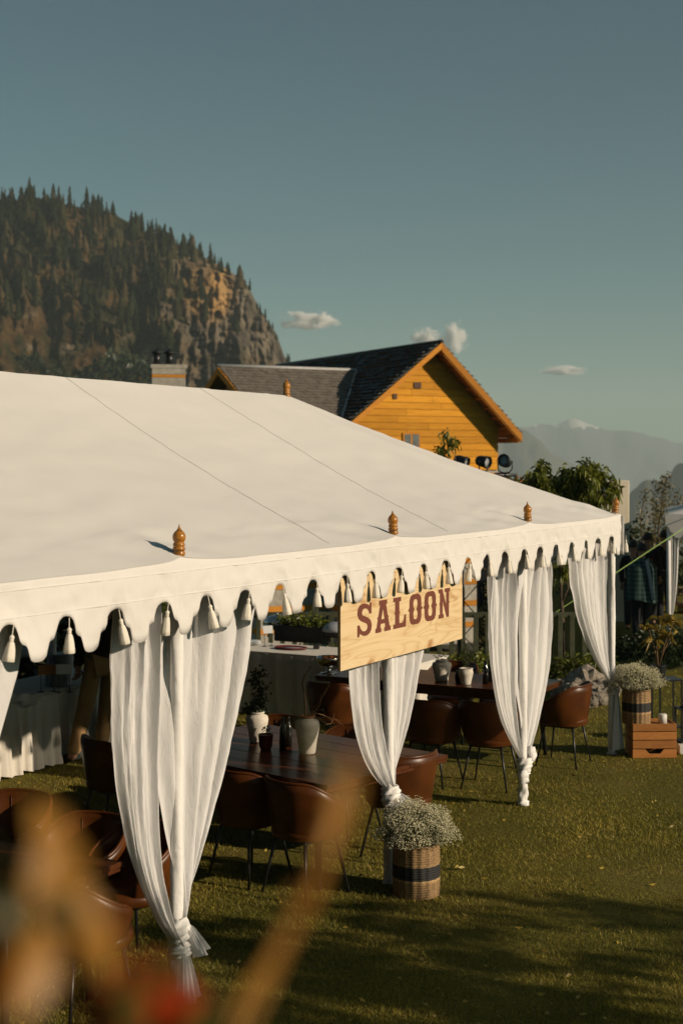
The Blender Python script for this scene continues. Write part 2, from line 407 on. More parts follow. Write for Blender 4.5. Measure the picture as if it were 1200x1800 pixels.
# ------------------------------------------------------------------ forested hill with a cliff
SKY = [(-1400,470),(-900,400),(-400,345),(-150,345),(0,372),(60,362),(130,378),(200,392),(260,425),(330,452),(400,490),(432,512),(455,552),(485,590),(500,628),(520,648),(545,655),(600,690),(720,760),(900,860),(1000,960)]
def skyl(x):
    return -16*(1-sm(420, 520, x))+float(np.interp(x, [p[0] for p in SKY], [p[1] for p in SKY]))
def hill_pt(x, f):
    ys = skyl(x); yb = 900
    if f <= 1:
        y = yb+(ys-yb)*f; Zd = 470+330*f**1.15
    else:
        y = ys+(f-1)*260; Zd = 800+(f-1)*900
    cl = sm(230, 330, x)*(1-sm(505, 520, x))*sm(420, 500, y)*(1-sm(655, 720, y))
    n = fbm((x*.011, y*.006, 2.2), 6)*34 + fbm((x*.03, y*.014, 7.2), 6)*22*cl + abs(fbm((x*.07, y*.014, 5.0), 5))*26*cl + abs(fbm((x*.02, y*.05, 2.0), 4))*16*cl
    if f > .97 and f <= 1: n *= .4
    return W(x, y, Zd-n), cl, x, y
hx = np.concatenate([np.linspace(-1400, -220, 24), np.linspace(-200, 560, 330), np.linspace(575, 1000, 18)])
hf = np.concatenate([np.linspace(0, .2, 6), np.linspace(.22, 1, 170), np.linspace(1.06, 2.2, 12)])
V, cols = [], []
for f in hf:
    for x in hx:
        p, cl, px, py = hill_pt(x, f); V.append(p)
        n = fbm((px*.013, py*.016, 9.1), 5); n2 = fbm((px*.035, py*.02, 4.4), 5)
        earth = Vector((.120, .074, .030)).lerp(Vector((.055, .052, .022)), sm(-.25, .35, n2))
        rock = Vector((.25, .205, .145)).lerp(Vector((.12, .10, .075)), sm(-.25, .25, n2+.5*fbm((px*.12, py*.018, 1.4), 4)))
        och = math.exp(-((px-352)/36)**2-((py-508)/38)**2)+1.1*math.exp(-((px-388)/20)**2-((py-525)/48)**2)
        rock = rock.lerp(Vector((.50, .30, .115)), min(1, och*(1.1+1.2*n2)) if och > .05 and n2 > -.5 else 0)
        k = min(1, cl*(.85+1.3*n)+sm(.25, .5, n)*.7*sm(520, 600, py))
        c = earth.lerp(rock, max(0, k)); cols.append((*c, 1))
hill = meshobj('hill', V, grid_faces(len(hx), len(hf)), 'hill_rock', None, True, kind='structure', label='steep brown hill with a bare cliff behind the tent')
ca = hill.data.color_attributes.new('hcol', 'FLOAT_COLOR', 'POINT'); ca.data.foreach_set('color', np.array(cols, dtype=np.float32).ravel())
def conifer_data(seed, seg=7, layers=7, slim=.17):
    g = np.random.default_rng(seed); V, Fc = [], []
    V += [(.012,0,0),(-.008,.01,0),(-.008,-.01,0),(0,0,.3)]; Fc += [(0,1,3),(1,2,3),(2,0,3)]
    for l in range(layers):
        z0 = .10+.83*l/layers + g.normal(0, .012); r = slim*(1-l/layers)**.8*g.uniform(.75, 1.2)+.012; h = (.95/layers)*g.uniform(1.5, 2.1)
        b = len(V); ox, oy = g.normal(0, .012, 2)
        V.append((ox*.3, oy*.3, min(1.0, z0+h)))
        for i in range(seg*2):
            a = math.pi*i/seg + l*.5; rr = r*(g.uniform(.75, 1.25) if i % 2 == 0 else g.uniform(.3, .6))
            V.append((ox+rr*math.cos(a), oy+rr*math.sin(a), z0-(.03 if i % 2 == 0 else -.02)+g.normal(0, .008)))
        for i in range(seg*2): Fc.append((b, b+1+i, b+1+(i+1) % (seg*2)))
    return V, Fc
CON = [conifer_data(s, slim=sl, layers=ly) for s, sl, ly in ((1,.15,8),(2,.19,7),(3,.13,9),(4,.22,6))]
CONM = []
for V, Fc in CON:
    me = bpy.data.meshes.new('conifer_shape'); me.from_pydata(V, [], Fc); me.materials.append(MATS['conifer'])
    at = me.attributes.new('rnd', 'FLOAT', 'POINT'); at.data.foreach_set('value', np.full(len(V), .5, dtype=np.float32)); CONM.append(me)
g = np.random.default_rng(21)
sky_x = np.sort(np.concatenate([g.uniform(-40, 440, 104), g.uniform(448, 500, 9), [22, 52, 54, 131, 155, 188, 312, 505, 508, 522, 528, 534]]))
for i, x in enumerate(sky_x):
    p, *_ = hill_pt(x, g.uniform(.955, 1.0)); h = (5+10*g.random()**1.3)*(1-.35*sm(330, 440, x))*(1.0 if x < 440 else .8)
    if abs(x-52) < .01: h = 18
    if x > 500: h = g.uniform(5, 8)
    dens = p.y/F
    inst('conifer_tree', CONM[i % 4], None, p-Vector((0,0,.6)), (0,0,g.uniform(0,6)), (h*.95, h*.95, h), label=('tallest dark conifer rising above the left hill skyline' if h == 18 else 'dark conifer on the highest left stretch of the hill skyline' if x < 200 else 'dark conifer on the falling skyline above the bare cliff' if x < 445 else 'small dark conifer on the steep end of the cliff skyline'), cat='tree', group='conifers along the hill skyline')
BV, BF, BR = [], [], []; nb = 0
def add_tree(x, f, h):
    global nb
    p, *_ = hill_pt(x, f); V, Fc = CON[g.integers(4)]; a = g.uniform(0, 6); c, s = math.cos(a), math.sin(a); A = np.array(V)
    sl = g.uniform(.9, 1.35)
    Q = np.stack([(A[:,0]*c-A[:,1]*s)*h*sl+p.x, (A[:,0]*s+A[:,1]*c)*h*sl+p.y, A[:,2]*h+p.z-.8], 1)
    BV.append(Q); BF.append(np.array(Fc_tri(Fc))+nb); nb += len(Q); BR.append(np.full(len(Q), g.random()))
def Fc_tri(Fc): return [f for f in Fc]
n = 0
while n < 680:
    x = g.uniform(-230, 470); f = g.uniform(.3, .99); ys = skyl(x); y = 900+(ys-900)*f
    dens = sm(0, 60, 640-y)*(1-sm(60, 330, y-ys)*.75) * (1-.9*sm(290, 350, x)*sm(452, 485, y)) * (1-.8*sm(120, 260, x)*sm(540, 590, y))
    if x < 300: dens = max(dens, .75*(1-sm(180, 290, y-ys)))
    cl = .5+1.6*fbm((x*.02, y*.02, 3), 3)
    if g.random() < dens*min(1, max(.08, cl)): add_tree(x, f, (5+11*g.random()**1.4)*(.75 if f < .6 else 1)); n += 1
npmesh('forest', np.concatenate(BV), np.concatenate(BF), 'conifer_far', None, rnd=np.concatenate(BR), kind='stuff', label='dense conifer wood covering the upper hillside', cat='forest')
# broadleaf bushes at the foot of the hill
def bush_at(name, c, rad, n, L, mat, seed, **k):
    gg = np.random.default_rng(seed); d = gg.normal(size=(n,3)); d /= np.linalg.norm(d, axis=1, keepdims=True)
    lum = np.array([1+.35*fbm(tuple(q*2.2), 3) for q in d])
    P = d*np.array(rad)*lum[:,None]*gg.uniform(.55, 1, n)[:,None]**.5; P[:,2] = np.abs(P[:,2])
    return leaves(name, P+np.array(c), d+gg.normal(0, .6, (n,3)), L*gg.uniform(.6, 1.3, n), L*.5, mat, None, .2, gg, **k)
for (x, f, r, lab) in ((215, .40, 19, 'large dark green bush at the foot of the brown hill beside the chimney'), (52, .455, 8, 'round green bush low on the brown hillside above the tent ridge'), (100, .42, 7, 'small dark bush on the hillside between two brown clearings'), (466, .60, 5, 'dark shrub clinging to a ledge of the cliff')):
    p, *_ = hill_pt(x, f); bush_at('hillside_bush', (p.x, p.y-2, p.z-1), (r, r*.7, r*.95), 1500, r*.16, 'leaf_dark', int(x), label=lab, cat='bush')

# ------------------------------------------------------------------ far ranges
def ridge(name, pts, Z, depth, amp, mat, seed, label, step=6, base=1500):
    xs = np.arange(pts[0][0], pts[-1][0]+1, step); rows = 26; V = []
    for j in range(rows):
        f = j/(rows-1)
        for x in xs:
            ys = float(np.interp(x, [p[0] for p in pts], [p[1] for p in pts]))
            y = base+(ys-base)*f**.8; Zd = Z-depth*(1-f)
            nn = fbm((x*.012+seed, f*3.0, seed), 6)
            p = W(x, y, Zd - nn*depth*.10*(1 if j < rows-1 else .3)); p.z += amp*fbm((x*.02, seed*1.3, f*2), 6)*(.4+f)
            V.append(p)
    return meshobj(name, V, grid_faces(len(xs), rows), mat, None, True, kind='structure', label=label)
ridge('mountain_range', [(400,790),(760,770),(860,762),(905,752),(930,750),(962,748),(985,742),(1000,738),(1012,742),(1040,750),(1062,752),(1080,756),(1120,766),(1180,778),(1260,790),(1500,800),(2000,770)], 8600, 1900, 18, 'snow_range', 1.0, 'far hazy mountain range with snow on its peaks', base=1100)
ridge('valley_slope', [(300,640),(700,700),(800,716),(880,742),(920,762),(960,786),(1000,812),(1050,850),(1110,900),(1300,1010)], 5200, 1200, 18, 'valley_ground', 4.0, 'blue hazy slope dropping to the right behind the wooden house', base=1300)
ridge('wooded_slope', [(980,1010),(1040,948),(1090,892),(1112,868),(1135,846),(1160,832),(1185,826),(1220,812),(1400,770),(1900,700)], 2500, 700, 14, 'valley_ground', 8.0, 'darker hazy hillside rising at the edge of the valley', base=1300)
# ------------------------------------------------------------------ clouds (far outside the haze)
def cloud_mat():
    m = bpy.data.materials.new('cloud_vapour'); m.use_nodes = True; MATS['cloud_vapour'] = m; t = m.node_tree; t.nodes.clear()
    c = nd(t, 'ShaderNodeTexCoord'); oi = nd(t, 'ShaderNodeObjectInfo')
    off = nd(t, 'ShaderNodeVectorMath', operation='SCALE'); t.links.new(oi.outputs['Location'], off.inputs[0]); off.inputs['Scale'].default_value = .013
    ad = nd(t, 'ShaderNodeVectorMath', operation='ADD'); t.links.new(c.outputs['Object'], ad.inputs[0]); t.links.new(off.outputs[0], ad.inputs[1])
    n = noise(t, ad.outputs[0], 1.9, 6, .62)
    ln = nd(t, 'ShaderNodeVectorMath', operation='LENGTH'); t.links.new(c.outputs['Object'], ln.inputs[0])
    sp = nd(t, 'ShaderNodeSeparateXYZ'); t.links.new(c.outputs['Object'], sp.inputs[0])
    a = nd(t, 'ShaderNodeMath', operation='MULTIPLY_ADD'); t.links.new(n, a.inputs[0]); a.inputs[1].default_value = 2.6; a.inputs[2].default_value = -.62
    b = nd(t, 'ShaderNodeMath', operation='SUBTRACT'); t.links.new(a.outputs[0], b.inputs[0]); t.links.new(ln.outputs['Value'], b.inputs[1])
    fl = nd(t, 'ShaderNodeMapRange'); fl.inputs[1].default_value = -.62; fl.inputs[2].default_value = -.40; t.links.new(sp.outputs['Z'], fl.inputs[0])
    d = nd(t, 'ShaderNodeMath', operation='MULTIPLY'); t.links.new(b.outputs[0], d.inputs[0]); t.links.new(fl.outputs[0], d.inputs[1])
    mx_ = nd(t, 'ShaderNodeMath', operation='MAXIMUM'); t.links.new(d.outputs[0], mx_.inputs[0]); mx_.inputs[1].default_value = 0
    k = nd(t, 'ShaderNodeMath', operation='MULTIPLY'); t.links.new(mx_.outputs[0], k.inputs[0]); k.inputs[1].default_value = .30
    pv = nd(t, 'ShaderNodeVolumePrincipled'); pv.inputs['Color'].default_value = (.99, .98, .97, 1); t.links.new(k.outputs[0], pv.inputs['Density'])
    mo = nd(t, 'ShaderNodeOutputMaterial'); t.links.new(pv.outputs[0], mo.inputs['Volume'])
cloud_mat()
def cloud(cx, cy, wpx, hpx, Z, seed, label, n=46):
    bm = bmesh.new(); bmesh.ops.create_icosphere(bm, subdivisions=3, radius=1.05); k = Z/F
    o = bmobj('cloud', bm, 'cloud_vapour', None, True, label=label, cat='cloud', group='small clouds in the clear sky'); o.location = W(cx, cy, Z); o.scale = (wpx*.72*k, wpx*.5*k, hpx*.92*k)
cloud(545, 566, 78, 26, 11000, 3, 'flat-bottomed white cloud beside the cliff')
cloud(797, 598, 40, 44, 11000, 5, 'tall white puff of cloud behind the ridge of the wooden house', 34)
cloud(745, 594, 46, 22, 11200, 6, 'thin low cloud left of the tall puff behind the roof ridge', 30)
cloud(990, 652, 62, 13, 11500, 8, 'faint small cloud above the far snowy mountains', 30)
# ------------------------------------------------------------------ haze
m = bpy.data.materials.new('haze_air'); m.use_nodes = True; MATS['haze_air'] = m; t = m.node_tree; t.nodes.clear()
pv = t.nodes.new('ShaderNodeVolumePrincipled'); pv.inputs['Color'].default_value = (.72, .85, .86, 1); pv.inputs['Density'].default_value = 1.6e-4; pv.inputs['Anisotropy'].default_value = 0.0
mo = t.nodes.new('ShaderNodeOutputMaterial'); t.links.new(pv.outputs[0], mo.inputs['Volume'])
try: m.cycles.homogeneous_volume = True
except Exception: pass
hz = box('haze', (-9500, -450, -520), (9500, 9300, 420), 'haze_air', kind='stuff', label='pale blue evening haze filling the valley', cat='haze')

# ------------------------------------------------------------------ tent frame of reference
U = Vector((.4762, .8793, 0)); NV = Vector((-.8793, .4762, 0)); P1 = Vector((-.837, 7.34, 0))
def T(t, n, z): return P1 + U*t + NV*n + Vector((0, 0, z))
BAY = 2.47; TL, TR = -2*BAY-.06, 3*BAY-.15; TW = 2*BAY+.1; RZ, EZ = 3.455, 2.315
tent = empty('canvas_tent', T(0, TW/2, 0), label='large white canvas tent with scalloped valance and tied curtains', cat='tent')
inv = Matrix.Translation(-tent.location)
def tp(o):
    """parent to the tent while keeping world coordinates"""
    o.parent = tent; o.matrix_parent_inverse = inv; return o
RL, RR = TL+2.15, 5.36            # ridge ends
TN = [TL+.06+BAY*i for i in range(6)]
poles_t = [-2*BAY, -BAY, 0, BAY, 2*BAY, 3*BAY]; peaks_t = [p-.07 for p in poles_t]
VN = -.065
def eave_z(t):
    d = min(abs(t-p) for p in peaks_t); return EZ+.034*math.exp(-d/.16)-.004*(1-math.exp(-d/.6))+.010*math.sin(t*10)*math.exp(-(.06/.07)**2)*math.exp(-d/.5)
def roof_pt(t, f, side):
    """f 0 at eave, 1 at ridge; t along the eave, squeezed towards the ridge ends"""
    k = (t-TL)/(TR-TL); te = t; tr = RL+(RR-RL)*k
    tt = te+(tr-te)*f
    n = VN+(TW/2-VN)*f if side == 0 else TW-VN-(TW/2-VN)*f
    z = EZ+(RZ-EZ)*f - .085*4*f*(1-f)*(.75+.25*math.cos(k*9))
    # the eave is lifted at every pole, slack between
    d = min(abs(te-p) for p in peaks_t)
    z += (.034*math.exp(-d/.16)-.004*(1-math.exp(-d/.6)))*(1-f)**5
    # tension wrinkles fanning from the poles and along the hips, and slack in the cloth
    ph = (te-round((te+2*BAY)/BAY)*BAY)
    z += .010*math.sin(te*10+f*34)*math.exp(-((f-.06)/.07)**2)*math.exp(-d/.5)
    z += .003*fbm((tt*.9, n*1.4, 3+side), 3)*math.sin(math.pi*min(1, f*1.02))
    z += .007*fbm((tt*1.1+n*2.2, n*6-tt*1.5, 8), 4)*(1-.5*f)*min(1, f*12)
    z += .0042*max(0, 1-7*abs(fbm((tt*.45+n*.12, n*3.6-tt*.5, 11+side), 3)))*min(1, f*8)
    e = min(k, 1-k)
    z += .018*math.exp(-((e*12.4-.55)/.22)**2)*math.sin(math.pi*f)
    return T(tt, n, z)
def end_pt(s, f, right=True):
    te = TR if right else TL; tr = RR if right else RL
    n = VN+s*(TW-2*VN); nn = n+(TW/2-n)*f; z = EZ+(RZ-EZ)*f-.085*4*f*(1-f); 
    return T(te+(tr-te)*f, nn, z)
NU, NF = 190, 44
fr = np.concatenate([np.linspace(0, .16, 14), np.linspace(.19, 1, NF-14)])
parts = []
for side in (0, 1):
    parts.append(([roof_pt(TL+(TR-TL)*i/(NU-1), f, side) for f in fr for i in range(NU)], grid_faces(NU, NF)))
for right in (True, False):
    A = []
    for f in fr:
        for i in range(40):
            p = end_pt(i/39, f, right)
            if i == 0: p = roof_pt(TR if right else TL, f, 0)
            if i == 39: p = roof_pt(TR if right else TL, f, 1)
            A.append(p)
    parts.append((A, grid_faces(40, NF)))
V, Fc = merge(parts)
canopy = tp(meshobj('canopy', V, Fc, 'canvas', None, True)); canopy['label'] = 'white canvas roof sloping up to a ridge'
# stitched seams running from ridge to eave
def seam(t0, f0, t1):
    pts = []
    for i in range(40):
        f = f0+(1-f0)*i/39; pts.append(roof_pt(t0+(t1-t0)*i/39, f, 0)+Vector((.0006, -.0003, .0022)))
    o = tube('seam', pts, .0012, 'seam_thread', None, 4); tp(o); o.parent = canopy; o.matrix_parent_inverse = Matrix(); return o
def k_of_ridge(tr): return TL+(TR-TL)*(tr-RL)/(RR-RL)
for te, trg in ((1.575, 2.16), (3.36, 3.91)): seam(te, .02, k_of_ridge(trg))
# ---- valance
PER, T0 = .38, -.225
ZB = [(0,2.130),(.13,2.126),(.23,2.112),(.30,2.088),(.345,2.058),(.385,2.040),(.44,2.032),(.52,2.029),(.585,2.020),(.625,1.998),(.66,1.974),(.72,1.957),(.82,1.948),(1,1.945)]
def zb(t):
    d = abs(((t-T0)/PER) % 1.0); d = min(d, 1-d)*2
    return float(np.interp(d, [p[0] for p in ZB], [p[1] for p in ZB]))
def valance(t0, t1, place, name, seedn, sag=True, rows=11):
    n = int((t1-t0)/PER*34); V = []
    for j in range(rows):
        g_ = j/(rows-1)
        for i in range(n):
            t = t0+(t1-t0)*i/(n-1); zt = EZ+.002
            if sag:
                zt = eave_z(min(t, TR))+.001
            zz = zb(t); z = zt+(zz-zt)*g_
            o = .016*fbm((t*1.6, g_*1.2, seedn), 4)*(.25+g_)+.012*math.sin(2*math.pi*(t-T0)/PER+math.pi)*g_**2*.5
            o += .0075*fbm((t*7+z*9, z*16-t*4, seedn+2), 4)
            if j == 0: o = .004
            if j == 1: o = o*.4; z = zt-.012
            V.append(place(t, o, z))
    o = meshobj(name, V, grid_faces(n, rows), 'canvas', None, True); md = o.modifiers.new('cloth', 'SOLIDIFY'); md.thickness = .0025; md.offset = 1
    return tp(o)
VN = -.065
vf = valance(TL, TR+.028, lambda t, o, z: T(t, VN+o, z), 'valance', 1.0)
vr = valance(-.03, TW+.03, lambda t, o, z: T(TR+.03-o, t+VN, z), 'valance', 5.0, False)
vb = valance(TL, TR, lambda t, o, z: T(t, TW+.065-o, z), 'valance', 9.0, False)
vl = valance(0, TW, lambda t, o, z: T(TL-.065+o, t, z), 'valance', 13.0, False)
for z_, dz in ((2.153, .0), (2.272, .0)):
    V = []
    n = 420
    for i in range(n):
        t = TL+(TR+.02-TL)*i/(n-1)
        g_ = (EZ-z_)/(EZ-zb(t)); o = .016*fbm((t*1.6, g_*1.2, 1.0), 4)*(.25+g_)+.012*math.sin(2*math.pi*(t-T0)/PER+math.pi)*g_**2*.5+.0075*fbm((t*7+z_*9, z_*16-t*4, 3.0), 4)
        for k, (a, b_) in enumerate(((0, .004), (-.004, .002), (-.004, -.002), (0, -.004))): V.append(T(t, VN+o+a+.001, z_+b_))
    Fs = [(i*4+k, (i+1)*4+k, (i+1)*4+k+1, i*4+k+1) for i in range(n-1) for k in range(3)]
    o = meshobj('hem_stitching', V, Fs, 'canvas', None, True); o.parent = vf; o.matrix_parent_inverse = Matrix()
# ---- tassels
tv, tf = lathe_data([(.001,.048),(.0016,.045),(.0016,.006),(.004,.004),(.0085,-.001),(.0095,-.007),(.007,-.013),(.0085,-.016),(.0085,-.019),(.007,-.021),(.0115,-.03),(.0165,-.055),(.0195,-.085),(.021,-.108),(.019,-.110),(.002,-.108)], 20)
tv = [(x*(1+(.10*math.sin(7*math.atan2(y, x)+z*20) if z < -.025 else 0)), y*(1+(.10*math.sin(7*math.atan2(y, x)+z*20) if z < -.025 else 0)), z) for x, y, z in tv]
tme = bpy.data.meshes.new('tassel_shape'); tme.from_pydata(tv, [], tf); tme.materials.append(MATS['tassel_silk']); tme.polygons.foreach_set('use_smooth', np.ones(len(tf), dtype=bool))
gt = np.random.default_rng(5)
for k in range(-8, 20+1):
    p = T(T0+PER*k, VN-.022, 2.078+gt.normal(0, .003))
    tp(inst('tassel', tme, None, p, (gt.normal(0, .10), gt.normal(0, .10), gt.uniform(0, 6)), (1.22, 1.22, gt.uniform(1.0, 1.12))))
for k in range(0, 13):
    n_ = T0+PER*k-VN*0
    if .05 < n_ < TW: tp(inst('tassel', tme, None, T(TR+.05, n_+VN, 2.078), (0, 0, gt.uniform(0, 6))))
# ---- finials
fp = [(.0,0),(.031,.0),(.033,.008),(.033,.018),(.027,.023),(.031,.028),(.033,.036),(.031,.044),(.026,.047),(.030,.052),(.0315,.059),(.029,.066),(.025,.069),(.027,.074),(.032,.084),(.0345,.096),(.0335,.108),(.028,.120),(.020,.129),(.012,.137),(.007,.146),(.004,.156),(.0015,.166),(.0,.167)]
fv, ff = lathe_data(fp, 22); fme = bpy.data.meshes.new('finial_shape'); fme.from_pydata(fv, [], ff); fme.materials.append(MATS['lacquer_wood']); fme.polygons.foreach_set('use_smooth', np.ones(len(ff), dtype=bool))
for i, t_ in enumerate(poles_t):
    tilt = (0, R(5), 0) if i == 5 else (gt.normal(0, .03), gt.normal(0, .03), 0)
    tp(inst('finial', fme, None, T(t_-(.045 if i < 5 else .20), -.03, EZ+.034), tilt, (1, 1, .97)))
tp(inst('finial', fme, None, T(RR-.02, TW/2, RZ-.02), (0, 0, 0), (1.05, 1.05, 1.1)))
tp(inst('finial', fme, None, T(RL, TW/2, RZ-.02), (0, 0, 0), (1.05, 1.05, 1.1)))
for n_ in (TW-.03,):
    for t_ in poles_t: tp(inst('finial', fme, None, T(t_, n_, EZ+.028)))
# ---- poles wrapped in cloth
def pole(t_, n_, top, r=.034, twist=True):
    V = []; ns, seg = 90, 20
    for j in range(ns):
        z = top*j/(ns-1)
        for i in range(seg):
            a = 2*math.pi*i/seg
            rr = r*(1+.06*math.sin(3*a+z*9)+.05*fbm((math.cos(a)*2, math.sin(a)*2, z*5+t_), 3)+.05*max(0, math.sin(z*26+a))**6)
            if j == 0: rr *= 1.5
            V.append(T(t_+rr*math.cos(a), n_+rr*math.sin(a), z))
    o = tp(meshobj('pole', V, grid_faces(seg, ns, True), 'wrap', None, True)); return o
for t_ in poles_t: pole(t_+(.05 if t_ < 7 else -.05), .05, EZ-.01)
for t_ in poles_t: pole(t_, TW-.08, EZ-.01)
pole(TR-.06, TW/2, EZ)
pole(RL, TW/2, RZ-.03, .045)
# ---- curtains: each a pair of muslin wings tied to its pole
def curtain(t_p, wings, kz, label, tail=.22, seed=0, bow=False, wrapped=False, n_p=.05):
    root = empty('curtain', T(t_p, n_p, 0), label=label, cat='curtain', group='white muslin curtains tied to the tent poles')
    iv = Matrix.Translation(-root.location)
    def cp(o): o.parent = root; o.matrix_parent_inverse = iv; return o
    for wi, (ti, to, pi_, po, bulge, folds, kzz, nn0, ib) in enumerate(wings):
        NS, NVV = 110, 70; V = []
        ztop = 2.27
        for j in range(NVV):
            v = j/(NVV-1)
            for i in range(NS):
                s = i/(NS-1); pw = pi_+(po-pi_)*s
                wdt = 1-v**pw
                tt = (ti+(to-ti)*s)*wdt + bulge*math.sin(math.pi*v**1.1)*s*(1 if to > 0 else -1) - ib*math.sin(math.pi*min(1, v*1.05))**1.3*(1-s)**2*(1 if to > 0 else -1)
                A = (.040*(1-v)**.55+.008)*(.8+.5*fbm((s*4, seed, wi), 2))
                ph = 2*math.pi*(folds*s)+1.1*fbm((s*3, v*1.3, seed+wi*3), 3)+seed
                o = A*math.sin(ph)+.35*A*math.sin(2.1*ph+1.3+v)+.016*fbm((s*5, v*7, seed+9), 4)*(1-v)+.006*fbm((s*16, v*5, seed+4), 3)
                tt += .45*A*math.cos(ph)*(1-v)
                n_ = n_p+nn0*(1-v**3)+o-.05*v**4*(.4+.6*math.sin(3*s+seed))
                z = ztop+(kzz-ztop)*v + .02*math.sin(ph)*v*(1-v)
                if v > .55: z -= .05*s*(v-.55)*(1-v)*4*.5
                V.append(T(t_p+tt, n_, z))
        cp(meshobj('curtain_wing', V, grid_faces(NS, NVV), 'muslin', None, True))
        # knot: a few turns of gathered cloth round the pole
        KV = []; seg, ns = 24, 16
        for j in range(ns):
            b = j/(ns-1); z = kzz+.035-(.085 if wi == 0 else .135)*b
            for i in range(seg):
                a = 2*math.pi*i/seg; r = .046+.014*math.sin(math.pi*b)+.007*math.sin(5*a+b*9+seed)+.006*math.sin(b*22+2*a)
                KV.append(T(t_p+r*math.cos(a)-.006*(1 if wi else -1), n_p-.012+r*math.sin(a), z))
        cp(meshobj('knot', KV, grid_faces(seg, ns, True), 'wrap', None, True))
        # hanging end of the cloth
        if tail:
            TV = []; NS2, NV2 = 60, 24; tl = tail*(1 if wi == 0 else .62); sg = -1 if to < 0 else 1
            for j in range(NV2):
                v = j/(NV2-1)
                for i in range(NS2):
                    s = i/(NS2-1)-.5; wd = .045+(.12 if wi == 0 else .075)*v**.8
                    ph = s*19+seed; o = (.012+.028*v)*math.sin(ph)
                    TV.append(T(t_p+s*wd+sg*(.025+.055*v)*(0.2 if wi == 0 else 1.2), n_p-.055-.02*v+o, kzz-.02-tl*v-.03*v*math.sin(4*s+seed)-.012*math.sin(ph)*v))
            cp(meshobj('loose_end', TV, grid_faces(NS2, NV2), 'muslin', None, True))
    if bow:
        for sg, dz, L in ((1, .0, .10), (1, .045, .07), (-1, -.12, .07), (-1, -.16, .06)):
            parts = []; pts = []; rad = []
            for i in range(9):
                b = i/8; pts.append(T(t_p+sg*(.03+L*1.15*math.sin(b*math.pi*.62)), n_p-.055+.03*b, kz+dz+.05*math.sin(b*math.pi)-.03*b)); rad.append(.012+.024*math.sin(b*math.pi)**.8)
            V, Fc = tube_data(pts, rad, 14)
            V = [p+Vector((0, 0, .007*math.sin(i*2.3))) for i, p in enumerate(V)]
            cp(meshobj('bow_loop', V, Fc, 'wrap', None, True))
    if wrapped:
        TV = []; ns, seg = 60, 18
        for j in range(ns):
            z = .01+(max(w_[6] for w_ in wings)-.01)*j/(ns-1)
            for i in range(seg):
                a = 2*math.pi*i/seg; r = .040+.006*math.sin(2*a+z*38)+.003*math.sin(5*a-z*60)
                if z < .03: r *= 1.5
                TV.append(T(t_p+r*math.cos(a), n_p+r*math.sin(a), z))
        cp(meshobj('twisted_wrap', TV, grid_faces(seg, ns, True), 'wrap', None, True))
    return root
#            t inner, t outer, inner pow, outer pow, bulge, folds, knot z, n offset
SH = .05
curtain(SH, [(-.165, -.47, 8, 3.4, .05, 3.2, .30, .0, 0), (.03, .84, 2.8, 1.6, .02, 3.9, .43, .03, .17)], .30, 'big white curtain tied low with hanging end, nearest the lens', .24, 1.0, False, True)
curtain(BAY+SH, [(-.08, -.47, 5, 5.5, .03, 3.0, .62, .02, -.10), (.08, .70, 3.2, 2.0, .03, 3.6, .62, .03, .06)], .62, 'white curtain hanging behind the wooden SALOON sign', .18, 2.3)
curtain(2*BAY+SH, [(-.21, -.60, 5.5, 4.0, .09, 3.3, .36, .02, 0), (.05, .74, 3.0, 3.4, .05, 4.0, .36, .03, .24)], .36, 'white curtain tied with a small bow right of the sign', 0, 3.7, True, True)
curtain(3*BAY-.05, [(-.16, -1.10, 3.4, 2.3, .02, 5.4, .62, .03, 0)], .62, 'white curtain on the corner pole beside the flower basket and crate', .55, 5.1)
curtain(-BAY+SH, [(-.1, -.6, 5, 3.4, .04, 4, .4, .02, 0), (.05, 1.30, 3, 1.9, .02, 5, .4, .03, .1)], .4, 'white curtain edge at the far left border under the valance', .2, 6.6)

# ------------------------------------------------------------------ SALOON sign
s0, s1, zb0, zb1, SN = 1.675, 3.545, 1.535, 2.13, -.028
sign = empty('sign_board', T(s0, SN, zb0), math.atan2(U.y, U.x), label='pale wooden sign board lettered SALOON hanging under the valance', cat='sign')
LWd = s1-s0
bm = bmesh.new(); bmbox(bm, (0, -.011, 0), (LWd, .011, zb1-zb0), None, .0015)
bd = bmobj('board', bm, 'sign_pine', sign)
bd.data.materials.append(MATS['sign_edge'])
for p in bd.data.polygons:
    if abs(p.normal.y) < .5: p.material_index = 1
